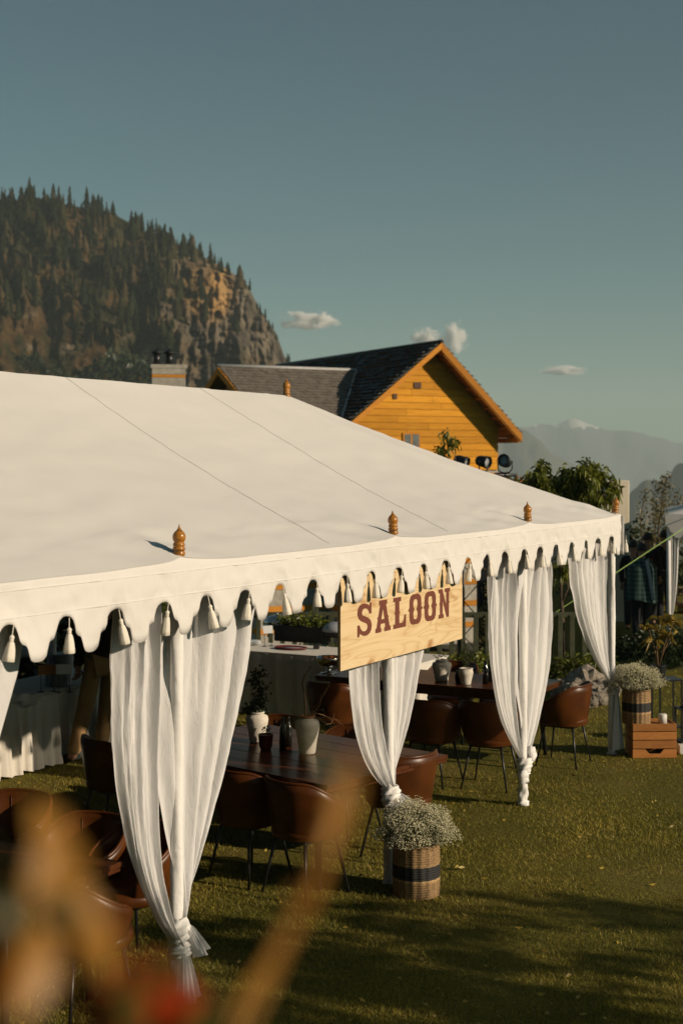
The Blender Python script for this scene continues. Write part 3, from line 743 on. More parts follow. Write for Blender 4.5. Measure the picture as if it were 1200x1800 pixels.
# the object-space grain runs along x on the face: rotate the mesh so the face lies in object xy
bd.data.transform(Matrix.Rotation(R(-90), 4, 'X')); bd.rotation_euler = (R(90), 0, 0)
O_out = [(.30,0),(.70,0),(.86,.05),(.95,.16),(.97,.30),(.97,.44),(1.05,.48),(1.05,.52),(.97,.56),(.97,.70),(.95,.84),(.86,.95),(.70,1),(.30,1),(.14,.95),(.05,.84),(.03,.70),(.03,.56),(-.05,.52),(-.05,.48),(.03,.44),(.03,.30),(.05,.16),(.14,.05)]
O_in = [(.42,.17),(.58,.17),(.65,.22),(.67,.32),(.66,.41),(.59,.48),(.59,.52),(.66,.59),(.67,.68),(.65,.78),(.58,.83),(.42,.83),(.35,.78),(.33,.68),(.34,.59),(.41,.52),(.41,.48),(.34,.41),(.33,.32),(.35,.22)]
LET = {
 'S': ([(.84,1.0),(.80,.90),(.68,.96),(.5,1.0),(.3,1.0),(.14,.95),(.03,.85),(0,.70),(.09,.56),(.26,.47),(.42,.43),(.46,.40),(.52,.42),(.5,.41),(.65,.35),(.69,.26),(.62,.17),(.48,.14),(.32,.17),(.2,.26),(.15,.36),(0,.36),(0,0),(.12,0),(.16,.10),(.28,.05),(.45,0),(.65,0),(.82,.05),(.94,.16),(.97,.32),(.88,.46),(.70,.55),(.54,.59),(.5,.63),(.45,.61),(.33,.66),(.30,.74),(.36,.82),(.5,.85),(.66,.82),(.76,.74),(.80,.66),(.95,.66),(.95,1.0)], None),
 'A': ([(0,0),(.38,0),(.38,.14),(.32,.14),(.35,.26),(.63,.26),(.66,.14),(.60,.14),(.60,0),(1.02,0),(1.02,.14),(.95,.14),(.85,.42),(.91,.45),(.82,.50),(.71,.86),(.78,.86),(.78,1),(.24,1),(.24,.86),(.31,.86),(.19,.50),(.10,.45),(.16,.42),(.07,.14),(0,.14)], [(.39,.40),(.60,.40),(.50,.74)]),
 'L': ([(0,0),(.97,0),(.99,.40),(.86,.40),(.80,.22),(.70,.15),(.46,.15),(.46,.46),(.54,.50),(.46,.54),(.46,.86),(.60,.86),(.60,1),(0,1),(0,.86),(.14,.86),(.14,.54),(.06,.50),(.14,.46),(.14,.14),(0,.14)], None),
 'O': (O_out, O_in),
 'N': ([(0,0),(.46,0),(.46,.13),(.36,.13),(.36,.60),(.72,0),(.93,0),(.93,.46),(1.0,.50),(.93,.54),(.93,.87),(1.03,.87),(1.03,1),(.56,1),(.56,.87),(.69,.87),(.69,.42),(.33,1),(0,1),(0,.87),(.12,.87),(.12,.54),(.05,.50),(.12,.46),(.12,.13),(0,.13)], None)}
xs = [1.894, 2.145, 2.405, 2.645, 2.885, 3.125]; ws = [.205, .215, .195, .20, .20, .19]
for ch, x0, wd in zip('SALOON', xs, ws):
    outer, hole = LET[ch]; polys = [[Vector((x, y, 0)) for x, y in outer]]
    if hole: polys.append([Vector((x, y, 0)) for x, y in hole])
    flat = [v for pl in polys for v in pl]; tris = tessellate_polygon(polys)
    V = [(x0-s0+v.x*wd, -.0122, .186+v.y*.207) for v in flat]
    o = meshobj('letter', V, [tuple(t_) for t_ in tris], 'sign_paint', sign); md = o.modifiers.new('paint', 'SOLIDIFY'); md.thickness = .0012; md.offset = 0
for tx in (.35, LWd-.35):
    tube('hanging_strap', [(tx, -.016, zb1-zb0-.03), (tx, -.016, .75)], .004, 'black_metal', sign, 6)

# ------------------------------------------------------------------ wooden house
HO = Vector((3.15, 45.0, 0)); HZ = 6.65; GB = -3.0
house = empty('wooden_house', (HO.x, HO.y, GB), math.atan2(.458, .889), label='varnished pine house with dark slate roof behind the tent', cat='house')
def hz_(z): return z-GB
def hbox(name, lo, hi, mat, par=None, bevel=0): return box(name, (lo[0], lo[1], hz_(lo[2])), (hi[0], hi[1], hz_(hi[2])), mat, par or house, bevel)
PL, PR, UR, UL, RLEN = .79, .94, 3.03, -3.6, 12.5
def rz_(u): return HZ+PL*u if u < 0 else HZ-PR*u
# gable planks, each clipped under the rakes
wl, wr_, yb_ = -3.1, 2.54, .62
ph = .215; z = 2.62; row = 0
while z < HZ-.35:
    z1 = z+ph-.012
    def ends(zz):
        a = max(wl, -(HZ-.20-zz)/PL); b = min(wr_, (HZ-.20-zz)/PR); return a, b
    a0, b0 = ends(z); a1, b1 = ends(z1)
    cuts = [a0, a0+(b0-a0)*random.uniform(.3, .7), b0] if b0-a0 > 2 else [a0, b0]
    for q in range(len(cuts)-1):
        l0, r0 = cuts[q], cuts[q+1]-(.006 if q < len(cuts)-2 else 0); l1 = a1 if q == 0 else l0; r1 = b1 if q == len(cuts)-2 else r0
        if r1-l1 < .05: continue
        off = random.uniform(0, .010)
        V = [(l0, yb_-.03-off, hz_(z)), (r0, yb_-.03-off, hz_(z)), (r1, yb_-.018-off, hz_(z1)), (l1, yb_-.018-off, hz_(z1)), (l0, yb_+.03, hz_(z)), (r0, yb_+.03, hz_(z)), (r1, yb_+.03, hz_(z1)), (l1, yb_+.03, hz_(z1))]
        meshobj('plank', V, [(0,1,2,3), (5,4,7,6), (3,2,6,7), (0,4,5,1), (0,3,7,4), (1,5,6,2)], 'pine_varnish', house)
    z += ph; row += 1
# backing wall and side walls
V = [(wl+.01, yb_+.031, hz_(2.6)), (wr_-.01, yb_+.031, hz_(2.6)), (wr_-.01, yb_+.031, hz_(HZ-.25-PR*wr_)), (0, yb_+.031, hz_(HZ-.25)), (wl+.01, yb_+.031, hz_(HZ-.25+PL*wl))]
V2 = [(x, y+11, z_) for x, y, z_ in V]
meshobj('wall', V+V2, [(0,1,2,3,4), (9,8,7,6,5), (1,6,7,2), (0,4,9,5)], 'pine_trim', house)
# lower storey: stone courses between timber bands
def kath(x0, x1, y0, y1, zt, zbm):
    z = zbm; k = 0
    while z < zt-.05:
        hs_ = .52; hbox('stone_course', (x0, y0, z), (x1, y1, min(zt, z+hs_)), 'stone_course'); z += hs_
        if z >= zt-.05: break
        hbox('timber_band', (x0-.03, y0-.03, z), (x1+.03, y1+.03, min(zt, z+.17)), 'pine_trim'); z += .17
kath(wl, wr_, yb_+.02, 11.5, 2.60, GB)
kath(-5.5, wl-.05, 1.75, 6.0, 4.2, GB)
# main roof: slates laid in courses over boarding
def slate_roof(name, O, A, B, la, lb, cw, chh, mat, seed, par, clip=None, th=.022, diag=0, kmax=.085):
    gg = np.random.default_rng(seed); Nn = A.cross(B).normalized(); 
    if Nn.z < 0: Nn = -Nn
    parts = []; r = 0; q = 0.0
    while q < lb:
        off = (r % 2)*cw*.5 + gg.normal(0, .02); s_ = -off
        while s_ < la:
            a0, a1 = max(0, s_+.006), min(la, s_+cw-.006)
            if a1-a0 > .04:
                c = O+A*((a0+a1)/2)+B*(q+chh/2)
                if clip is None or clip(c):
                    l0 = gg.uniform(0, .012); k = gg.uniform(.02, kmax); dz = gg.normal(0, .025)*diag
                    p = [O+A*a0+B*(q-.03-l0)+Nn*(k+.02), O+A*a1+B*(q-.03-l0+dz)+Nn*(k+.02), O+A*a1+B*(q+chh)+Nn*.012, O+A*a0+B*(q+chh)+Nn*.012]
                    p2 = [x-Nn*th for x in p]
                    parts.append((p+p2, [(0,1,2,3), (7,6,5,4), (0,4,5,1), (1,5,6,2), (3,7,4,0)]))
            s_ += cw
        q += chh; r += 1
    V, Fc = merge(parts); o = meshobj(name, V, Fc, mat, par, kind='stuff')
    return o
def Hp(u, v, z): return Vector((u, v, hz_(z)))
Bl = (Hp(0,0,HZ)-Hp(UL,0,rz_(UL))).normalized(); Br = (Hp(0,0,HZ)-Hp(UR,0,rz_(UR))).normalized()
roofL = meshobj('roof', [Hp(UL,0,rz_(UL)), Hp(UL,RLEN,rz_(UL)), Hp(0,RLEN,HZ), Hp(0,0,HZ), Hp(UR,RLEN,rz_(UR)), Hp(UR,0,rz_(UR)),
   Hp(UL,0,rz_(UL)-.13), Hp(UL,RLEN,rz_(UL)-.13), Hp(0,RLEN,HZ-.15), Hp(0,0,HZ-.15), Hp(UR,RLEN,rz_(UR)-.13), Hp(UR,0,rz_(UR)-.13)],
   [(0,3,2,1), (3,5,4,2), (6,7,8,9), (9,8,10,11), (0,1,7,6), (5,11,10,4), (0,6,9,3), (3,9,11,5), (1,2,8,7), (2,4,10,8)], 'pine_trim', house)
slate_roof('slates', Hp(UL,0,rz_(UL)), Vector((0,1,0)), Bl, RLEN, (Hp(0,0,HZ)-Hp(UL,0,rz_(UL))).length, .24, .20, 'slate_dark', 3, roofL)
slate_roof('slates', Hp(UR,0,rz_(UR)), Vector((0,1,0)), Br, RLEN, (Hp(0,0,HZ)-Hp(UR,0,rz_(UR))).length, .24, .20, 'slate_dark', 4, roofL)
tube('ridge_cap', [Hp(0,-.05,HZ+.03), Hp(0,RLEN,HZ+.03)], .07, 'slate_dark', roofL, 6)
# bargeboards and scalloped fretwork at the verge
def barge(u0, u1, wdt, th, y0, name='bargeboard', drop=.0):
    z0, z1 = rz_(u0)-drop, rz_(u1)-drop
    V = [Hp(u0,y0,z0), Hp(u1,y0,z1), Hp(u1,y0,z1-wdt), Hp(u0,y0,z0-wdt)]; V += [v+Vector((0,th,0)) for v in V]
    return meshobj(name, V, [(0,3,2,1), (4,5,6,7), (0,1,5,4), (3,7,6,2), (1,2,6,5), (0,4,7,3)], 'pine_trim', house)
barge(0, UR+.02, .27, .05, -.055); barge(UL-.02, -.001, .20, .05, -.057)
n = 44; fv = []
parts = []
for i in range(n):
    u = .12+(UR-.15)*i/n; r = .042; c = Hp(u, -.03, rz_(u)-.27); pts = [c+Vector((r*math.cos(a), 0, r*math.sin(a)*1.3)) for a in np.linspace(math.pi, 2*math.pi, 8)]
    P_ = pts+[p+Vector((0,.025,0)) for p in pts]; parts.append((P_, [tuple(range(8)), tuple(range(15, 7, -1))]+[(k, k+8, k+9, k+1) for k in range(7)]))
V, Fc = merge(parts); meshobj('fretwork', V, Fc, 'pine_trim', house, kind='stuff')
# exposed rafters under the right verge
for q in range(5):
    v = .12+.0*q; 
for q in range(9):
    u = .25+q*.33; 
    if u < UR-.1: hbox('rafter_end', (u, .02, rz_(u)-.30), (u+.06, .58, rz_(u+.06)-.17), 'pine_trim')
hbox('eave_board', (UR-.10, 0.0, rz_(UR)-.30), (UR-.04, RLEN-.2, rz_(UR)-.14), 'pine_trim')
win = hbox('window', (-1.08, yb_-.075, 3.30), (-.43, yb_-.045, 3.80), 'pine_trim')
box('pane', (-1.02, yb_-.080, hz_(3.35)), (-.79, yb_-.076, hz_(3.75)), 'pane_glass', win); box('pane', (-.73, yb_-.080, hz_(3.35)), (-.49, yb_-.076, hz_(3.75)), 'pane_glass', win)
hbox('vent', (-.66, yb_-.065, 5.22), (-.40, yb_-.046, 5.40), 'leather'); hbox('vent', (-1.42, yb_-.065, 4.86), (-1.28, yb_-.046, 5.03), 'leather')
# side wing with grey slates
vc, hc, wp, ue, uj = 3.98, 5.93, .54, -5.93, -.93
fe = 1.0; be = 7.0
def wz(v): return hc-wp*abs(v-vc)
wing = meshobj('wing_roof', [Hp(ue,fe,wz(fe)), Hp(ue,vc,hc), Hp(ue,be,wz(be)), Hp(uj,vc,hc), Hp(-3.3,fe,wz(fe)), Hp(-3.3,be,wz(be)),
    Hp(ue,fe,wz(fe)-.14), Hp(ue,vc,hc-.15), Hp(ue,be,wz(be)-.14), Hp(uj,vc,hc-.15), Hp(-3.3,fe,wz(fe)-.14), Hp(-3.3,be,wz(be)-.14)],
    [(0,4,3,1), (1,3,5,2), (6,7,9,10), (7,8,11,9), (0,1,7,6), (1,2,8,7), (0,6,10,4)], 'slate_grey', house)
Bw = (Hp(0,vc,hc)-Hp(0,fe,wz(fe))).normalized()
slate_roof('slates', Hp(ue,fe,wz(fe)), Vector((1,0,0)), Bw, 5.2, (Hp(0,vc,hc)-Hp(0,fe,wz(fe))).length, .30, .21, 'slate_grey', 8, wing, clip=lambda c: c.z > hz_(rz_(c.x))+.02 if c.x > -4 else True, diag=.8, kmax=.032)
tube('ridge_flashing', [Hp(ue-.04,vc,hc+.05), Hp(uj,vc,hc+.05)], .06, 'flashing', wing, 6)
tube('valley_flashing', [Hp(uj,vc-.02,hc+.05), Hp(-2.68,1.43,4.60), Hp(-3.2,.7,4.17)], .035, 'flashing', wing, 6)
for s_ in (fe, be):
    V = [Hp(ue-.05,vc,hc), Hp(ue-.05,s_,wz(s_)), Hp(ue-.05,s_,wz(s_)-.22), Hp(ue-.05,vc,hc-.24)]; V += [v+Vector((.05,0,0)) for v in V]
    meshobj('bargeboard', V, [(0,1,2,3), (7,6,5,4), (0,4,5,1), (3,2,6,7)], 'pine_trim', house)
hv = [Hp(-5.45,1.7,4.2), Hp(-5.45,vc,hc-.28), Hp(-5.45,6.2,4.2)]
meshobj('wing_gable', hv+[v+Vector((.1,0,0)) for v in hv], [(0,1,2), (5,4,3), (0,3,4,1), (1,4,5,2)], 'pine_trim', house)
# chimney of the house: banded masonry with two capped flues
cb = W(295, 815, 48); chim = empty('chimney', (cb.x, cb.y, -3), math.atan2(.20, .98), label='grey banded stone chimney stack with two black capped flues', cat='chimney')
k = 48/F
for j, (a, b, m_, w_) in enumerate(((-3, 4.6, 'stone_course', .56), (4.6, 5.05, 'stone_course', .56), (5.05, 5.70, 'stone_course', .56), (5.70, 5.80, 'pine_trim', .562), (5.80, 6.0, 'stone_course', .56), (6.0, 6.14, 'stone_course', .61))):
    box('stone_course' if m_ != 'pine_trim' else 'timber_band', (-w_, -.4, a+3+.004), (w_, .4, b+3), m_, chim, .01)
for x in (-.36, .06):
    lathe('flue', [(.12, 9.14), (.12, 9.53)], 'black_metal', chim, 12, (x, 0, 0)); lathe('flue_cap', [(.2, 9.53), (.19, 9.58), (.02, 9.70)], 'slate_dark', chim, 12, (x, 0, 0))

# ------------------------------------------------------------------ lighting truss and spotlights
TZ = 25.0
tr = empty('lighting_truss', (W(840, 815, TZ).x, TZ, -3), label='black metal lighting truss standing beyond the green fence', cat='truss')
def trel(p): return Vector((p.x-tr.location.x, p.y-TZ, p.z+3))
def tseg(name, pts, r): return tube(name, [trel(p) for p in pts], r, 'black_metal', tr, 6)
xa, xb_ = W(814, 815, TZ).x, W(842, 815, TZ).x
for x in (xa, xb_):
    for dy in (0, .28): tseg('upright', [Vector((x, TZ+dy, -3)), Vector((x, TZ+dy, 2.62))], .022)
for q in range(18):
    z0 = -3+q*.31
    tseg('brace', [Vector((xa if q % 2 else xb_, TZ, z0)), Vector((xb_ if q % 2 else xa, TZ, z0+.31))], .009)
for z0 in (2.62, 2.44): tseg('cross_bar', [W(796, 815, TZ)*1+Vector((0,0,z0-CH)), W(908, 815, TZ)+Vector((0,0,z0-CH))], .026)
for q in range(9):
    x = W(800+q*12, 815, TZ).x; tseg('brace', [Vector((x, TZ, 2.44)), Vector((x+.06*(1 if q % 2 else -1), TZ, 2.62))], .008)
for x in (W(905, 815, TZ).x, W(886, 815, TZ).x): tseg('upright', [Vector((x, TZ, -3)), Vector((x, TZ, 2.62))], .02)
def spot(px, yaw, pitch, lab):
    b = W(px, 834, TZ); r = empty('spotlight', (b.x, b.y, 2.646), yaw, label=lab, cat='spotlight', group='spotlights on the truss'); r.scale = (.84,)*3
    V, Fc = lathe_data([(.0,-.17),(.07,-.165),(.10,-.13),(.118,-.06),(.122,.05),(.135,.07),(.135,.13),(.12,.13),(.115,.07),(.0,.06)], 20)
    M = Matrix.Translation((0, 0, .25)) @ Matrix.Rotation(pitch, 4, 'X') @ Matrix.Rotation(R(90), 4, 'X')
    o = meshobj('lamp_can', [M @ Vector(v) for v in V], Fc, 'black_plastic', r, True)
    V, Fc = lathe_data([(0,.066),(.11,.072),(.11,.076),(0,.084)], 16); meshobj('lens', [M @ Vector(v) for v in V], Fc, 'silver_grey', o, True)
    tube('yoke', [(-.155,0,.27), (-.155,0,.10), (-.10,0,.03), (0,0,.01), (.10,0,.03), (.155,0,.10), (.155,0,.27)], .014, 'black_metal', r, 6)
    box('clamp', (-.03,-.03,-.03), (.03,.03,.03), 'black_metal', r)
spot(811, R(60), R(20), 'black spotlight lowest on the truss nearest the leafy sprig'); spot(849, R(50), R(10), 'middle black spotlight in front of the wooden gable wall'); spot(887, R(-25), R(-15), 'black spotlight at the end of the truss against the far mountains')
bx_ = W(857, 815, 24.4); box('stage_drape', (-.16, -.12, 0), (.42, .12, 4.6), 'black_cloth', None, .01, label='tall black stage speaker column beyond the fence', cat='speaker').location = (bx_.x, 24.4, -3)
rp = W(882, 815, 25.4); box('banner', (-.13, -.02, 0), (.13, .02, .30), 'red_glaze', None, .004, label='small dark red panel below the end spotlight', cat='banner').location = (rp.x, 25.4, 2.36)

# ------------------------------------------------------------------ fence
fy = 19.05
fence = empty('fence', (0, fy, 0), label='dark green wooden railing behind the tent', cat='fence')
for z0, hh in ((.76, .07), (.10, .05)): box('rail', (-6.2, -.03, z0), (3.56, .03, z0+hh), 'fence_paint', fence, .006)
bme = box('baluster', (-.032, -.045, 0), (.032, -.031, .80), 'fence_paint', fence, .004); bme.location = (-6.1, 0, 0)
for q in range(1, 61): inst('baluster', bme.data, fence, (-6.1+q*.161, 0, 0), (0, random.gauss(0, .008), 0))
for q in range(6): box('post', (-6.25+q*1.95, -.028, 0), (-6.16+q*1.95, .06, .90), 'fence_paint', fence, .006)

# ------------------------------------------------------------------ chairs and tables
def make_chair():
    root = empty('tub_chair', (0,0,0))
    nA, nH = 41, 9; th = np.linspace(-R(128), R(128), nA)
    def top(a): return .775-.15*sm(R(38), R(118), abs(a))-.03*sm(R(110), R(128), abs(a))
    def bot(a): return .40
    def ring(a, f, off):
        z = bot(a)+(top(a)-bot(a))*f; rx = (.225+.085*f**.8)+off; ry = (.225+.055*f)+off
        return Vector((rx*math.sin(a), -ry*math.cos(a)*(1.0 if abs(a) < R(90) else .92), z))
    V = []; 
    prof = [(0,.022),(.25,.024),(.55,.024),(.85,.024),(.96,.020),(1.0,.006),(1.0,-.010),(.95,-.022),(.7,-.024),(.35,-.022),(.12,-.02)]
    for f, off in prof:
        for a in th:
            p = ring(a, min(f, .985), off)
            if f >= .96: p.z += .012
            sm_ = .006*max(0, math.cos(a*9)) if (off < 0) else 0
            p.x *= 1+sm_; p.y *= 1+sm_; V.append(p)
    Fc = grid_faces(nA, len(prof)); m = len(prof)
    Fc.append(tuple(j*nA for j in range(m))); Fc.append(tuple(j*nA+nA-1 for j in reversed(range(m))))
    b = meshobj('backrest', V, Fc, 'leather', root, True)
    pts = []
    for a in th: p = ring(a, 1, .0); p.z += .010; pts.append(p)
    tube('piping', pts, .013, 'leather', b, 8)
    for a in (-.55, 0, .55):
        tube('stitch_line', [ring(a, f, -.027) for f in np.linspace(.2, .94, 8)], .003, 'leather_dark', b, 5)
    prof = [(.0,.395),(.20,.395),(.235,.405),(.25,.43),(.245,.462),(.215,.482),(.12,.49),(0,.492)]
    V, Fc = lathe_data(prof, 32)
    V = [(x*1.02*(1+.08*(y > 0)), y*1.05+(.02 if y > 0 else 0), z) for x, y, z in V]
    meshobj('seat', V, Fc, 'leather', root, True)
    for sx in (-1, 1):
        for sy in (-1, 1):
            tube('leg', [(sx*.15, sy*.15, .41), (sx*.235, sy*.225, .0)], [.013, .0095], 'black_metal', root, 8)
    box('under_frame', (-.17,-.17,.375), (.17,.17,.394), 'black_metal', root)
    return root
proto = make_chair(); first = [True]
def chair(x, y, fx, fy, lab, grp='brown leather tub chairs under the tent'):
    o = proto if first[0] else copy_tree(proto); first[0] = False
    o.location = (x, y, 0); o.rotation_euler = (0, 0, math.atan2(fy, fx)-math.pi/2)
    o.scale = (.88, .88, .97); tag(o, lab, 'chair', grp); return o
def table(C, a, b, la, lb, lab, hz_top=.725, planks=5):
    a = Vector((*a, 0)).normalized(); b = Vector((*b, 0)).normalized()
    root = empty('dining_table', (C[0], C[1], 0), math.atan2(b.y, b.x)-math.pi/2, label=lab, cat='table', group='dark wooden dining tables')
    # local x = -a.. : a points to local -x when b is local +y
    top = box('tabletop', (-la, 0, hz_top-.055), (0, lb, hz_top-.028), 'table_wood', root, .004)
    w_ = lb/planks
    for q in range(planks): box('plank', (-la-.01, q*w_+.0015, hz_top-.027), (.01, (q+1)*w_-.0015, hz_top+random.uniform(-.001, .001)), 'table_wood', root, .003)
    for x0 in (-la+.16, -.22): 
        for y0 in (.10, lb-.18):
            V, Fc = tube_data([(x0+.03, y0+.03, hz_top-.055), (x0+.03+(.10 if x0 > -la/2 else -.10)*.6, y0+.03+(.10 if y0 > lb/2 else -.10)*.6, 0)], [.03, .02], 8); meshobj('leg', V, Fc, 'black_metal', root, True)
    box('apron', (-la+.12, .08, hz_top-.11), (-.12, lb-.08, hz_top-.056), 'table_wood', root)
    return root
aA, bA = (-.75, .66), (.66, .75)
table((-.10, 9.26), aA, bA, 1.9, 1.30, 'polished dark table with the twig vase, between the two front curtains', planks=6)
chair(-.235, 9.36, .70, .71, 'brown tub chair seen from behind at the corner of the twig-vase table')
chair(-.62, 9.70, .70, .71, 'tub chair half hidden by the big front curtain, next to the corner chair')
chair(.02, 10.95, -.66, -.75, 'olive-lit tub chair on the far side of the table, right of the twig vase')
chair(-.56, 11.40, -.66, -.75, 'red-brown tub chair behind the dark bottle and small red pot')
chair(.42, 10.20, -.75, .66, 'tub chair with sunlit seat at the table end below the sign curtain')
chair(-1.70, 10.75, .80, .58, 'black-looking tub chair back in shade beside the khaki trousers')
table((1.72, 13.02), (-.8793, .4762), (.4762, .8793), 2.25, .86, 'long dark table with rosemary pot, behind the bow-tied curtain')
chair(.80, 12.55, .52, .85, 'tub chair tucked under the long table just right of the sign curtain')
chair(1.30, 12.42, .40, .92, 'tub chair under the long table with its back behind the bow-tied curtain')
chair(-.06, 13.50, .476, .879, 'dark tub chair back with orange rim below the left end of the sign')
chair(2.08, 13.35, -.879, .476, 'orange-lit tub chair at the right end of the long table')
chair(1.12, 14.55, -.476, -.879, 'tub chair on the far side of the long table behind the pots')
chair(1.62, 14.25, -.476, -.879, 'tub chair on the far side of the long table behind the bow-tied curtain')
table((-1.07, 7.36-.75), (-.8793, .4762), (.4762, .8793), 1.7, .82, 'dark table at lower left behind the blurred leaves', planks=5).location = Vector((-1.55, 6.78, 0))
chair(-1.30, 7.22, .78, .62, 'tub chair with orange seat edge at the lower left table end')
chair(-1.50, 8.15, -.476, -.879, 'dark red tub chair behind the lower left table, close to the big curtain')
chair(-2.05, 8.72, -.476, -.879, 'orange-red tub chair at the left border above the blurred leaves')
chair(-1.18, 7.98, -.70, -.70, 'tub chair squeezed between the lower left table and the big curtain')

# ------------------------------------------------------------------ vases and small table things
def vase(name, base, h, r, mat, lab, cat, neck=.55, rim='terracotta', grp=None):
    root = empty(name, base, label=lab, cat=cat, group=grp)
    prof = [(0,0),(r*.62,0),(r*.68,h*.03),(r*.78,h*.3),(r*.98,h*.66),(r,h*.76),(r*.93,h*.85),(r*neck*1.15,h*.91),(r*neck,h*.94)]
    b = lathe('body', prof, mat, root, 28)
    lathe('rim', [(r*neck*.99,h*.935),(r*neck*1.18,h*.955),(r*neck*1.2,h*.985),(r*neck*1.05,h),(r*neck*.85,h*.99),(r*neck*.8,h*.9)], rim, root, 28)
    return root
TA = .726
g = np.random.default_rng(31)
p = G(540, 1324, TA); v1 = vase('vase', p, .275, .088, 'ceramic', 'cracked white vase with terracotta rim holding bare twigs', 'vase')
for q in range(7):
    pts = [Vector((g.normal(0,.015), g.normal(0,.015), .22))]; d = Vector((g.normal(.02,.25), g.normal(0,.2), 1)).normalized()
    for s_ in range(9):
        d = (d+Vector((g.normal(.02,.45), g.normal(0,.4), g.normal(-.05,.3)))).normalized(); pts.append(pts[-1]+d*.035)
    tube('twig', pts, [.0045-.0004*i for i in range(len(pts))], 'twig', v1, 5)
tube('twig', [(-.01,0,.2), (-.012,0,.33), (-.02,.01,.42), (-.035,0,.50), (-.02,0,.56), (.005,0,.60), (.03,0,.63)], [.007,.007,.006,.006,.005,.004,.003], 'twig', v1, 6)
tube('twig', [(.02,0,.3), (.08,.01,.36), (.12,0,.42), (.16,0,.50)], .002, 'twig', v1, 4)
def greens(parent, n, c, spread, L, wd, mat, up=.6, name='foliage', seed=0):
    gg = np.random.default_rng(seed); P = gg.normal(size=(n,3))*np.array(spread)+np.array(c); D = gg.normal(size=(n,3))*.6+np.array([0,0,up])+(P-np.array(c))*3
    return leaves(name, P, D, L*gg.uniform(.6,1.3,n), wd, mat, parent, .2, gg)
p = G(452, 1303, TA); v2 = vase('vase', p, .225, .085, 'ceramic', 'pale vase with trailing ivy beside the big curtain', 'vase', rim='ceramic')
for q in range(5):
    cx, cz = .02*math.sin(q), .26+.06*q; greens(v2, 60, (cx+.02*q*(-1)**q*.3, 0, cz), (.03,.03,.025), .035, .022, 'leaf_dark', .2, 'ivy', q)
greens(v2, 90, (-.03,0,.24), (.045,.04,.02), .04, .025, 'leaf_dark', 0, 'ivy', 9)
p = G(467, 1318, TA); pot = empty('plant_pot', p, label='small dark red cup-shaped pot with one sprig', cat='pot')
lathe('cup', [(0,0),(.038,0),(.048,.03),(.056,.11),(.058,.115),(.05,.115),(.046,.09),(0,.085)], 'red_glaze', pot, 24)
tube('stem', [(0,0,.08), (.004,0,.15)], .003, 'twig', pot, 5); greens(pot, 16, (.004,0,.155), (.012,.012,.006), .03, .018, 'leaf_dark', .1, 'leaf_tuft', 3)
def bottle(base, h, r, lab):
    root = empty('bottle', base, label=lab, cat='bottle', group='dark glass bottles on the tables')
    lathe('body', [(0,0),(r,0),(r,h*.58),(r*.85,h*.68),(r*.42,h*.78),(r*.38,h*.94)], 'bottle_glass', root, 18); lathe('cap', [(r*.42,h*.93),(r*.42,h),(0,h)], 'black_plastic', root, 14)
bottle(G(497, 1318, TA), .24, .026, 'dark bottle on the twig-vase table, left of its pair'); bottle(G(507, 1312, TA), .22, .026, 'dark bottle on the twig-vase table, nearer the white vase')
p = G(776, 1196, TA); v3 = vase('vase', p, .20, .095, 'ceramic', 'round white vase with small pale flowers beside the sign curtain', 'vase', rim='ceramic')
greens(v3, 60, (0,0,.22), (.05,.05,.02), .02, .018, 'gypsophila', .3, 'blossom', 4)
p = G(818, 1203, TA); v4 = vase('plant_pot', p, .155, .072, 'ceramic', 'whitewashed pot with bushy rosemary on the long table', 'pot', .8, 'ceramic')
gg = np.random.default_rng(77)
for q in range(26):
    a = gg.uniform(0, 6.28); sp = gg.uniform(.02, .16); h = gg.uniform(.16, .30); tip = Vector((sp*math.cos(a), sp*math.sin(a), .14+h*.9)); 
    C = np.array([tuple(Vector((0,0,.14)).lerp(tip, f)+Vector((0,0,.02*math.sin(f*3)))) for f in np.linspace(.15, 1, 22)]); D = gg.normal(size=(22,3))+np.array([0,0,.9])
    leaves('sprig', C, D, .030, .006, 'rosemary', v4, 0, gg)
p = G(806, 1200, TA); lathe('jug', [(0,0),(.03,0),(.04,.05),(.035,.09),(.025,.10),(.03,.115),(.022,.115),(0,.1)], 'black_plastic', None, 18, p, label='small black jug tucked behind the rosemary pot', cat='jug')
bottle(G(853, 1202, TA), .23, .03, 'dark bottle on the long table left of the bow-tied curtain'); bottle(G(861, 1198, TA), .20, .028, 'dark bottle on the long table touching the bow-tied curtain')
# glass bowl on silver foot, on the end of the long table
p = G(578, 1183, TA); bowl = empty('serving_bowl', p, label='shiny footed silver bowl with orange fruit below the sign edge', cat='bowl')
lathe('bowl', [(.0,.05),(.05,.055),(.10,.09),(.125,.14),(.128,.165),(.122,.165),(.115,.14),(.09,.10),(.0,.07)], 'steel', bowl, 32)
lathe('foot', [(0,0),(.085,0),(.085,.006),(.03,.014),(.018,.03),(.025,.05)], 'steel', bowl, 24)
for q in range(5):
    V, Fc = lathe_data([(0,-.033),(.02,-.028),(.034,-.01),(.034,.01),(.02,.028),(0,.033)], 12); meshobj('fruit', [(x+.055*math.cos(q*1.3), y+.055*math.sin(q*1.3), z+.13+.01*(q % 2)) for x, y, z in V], Fc, 'orange_petal', bowl, True)

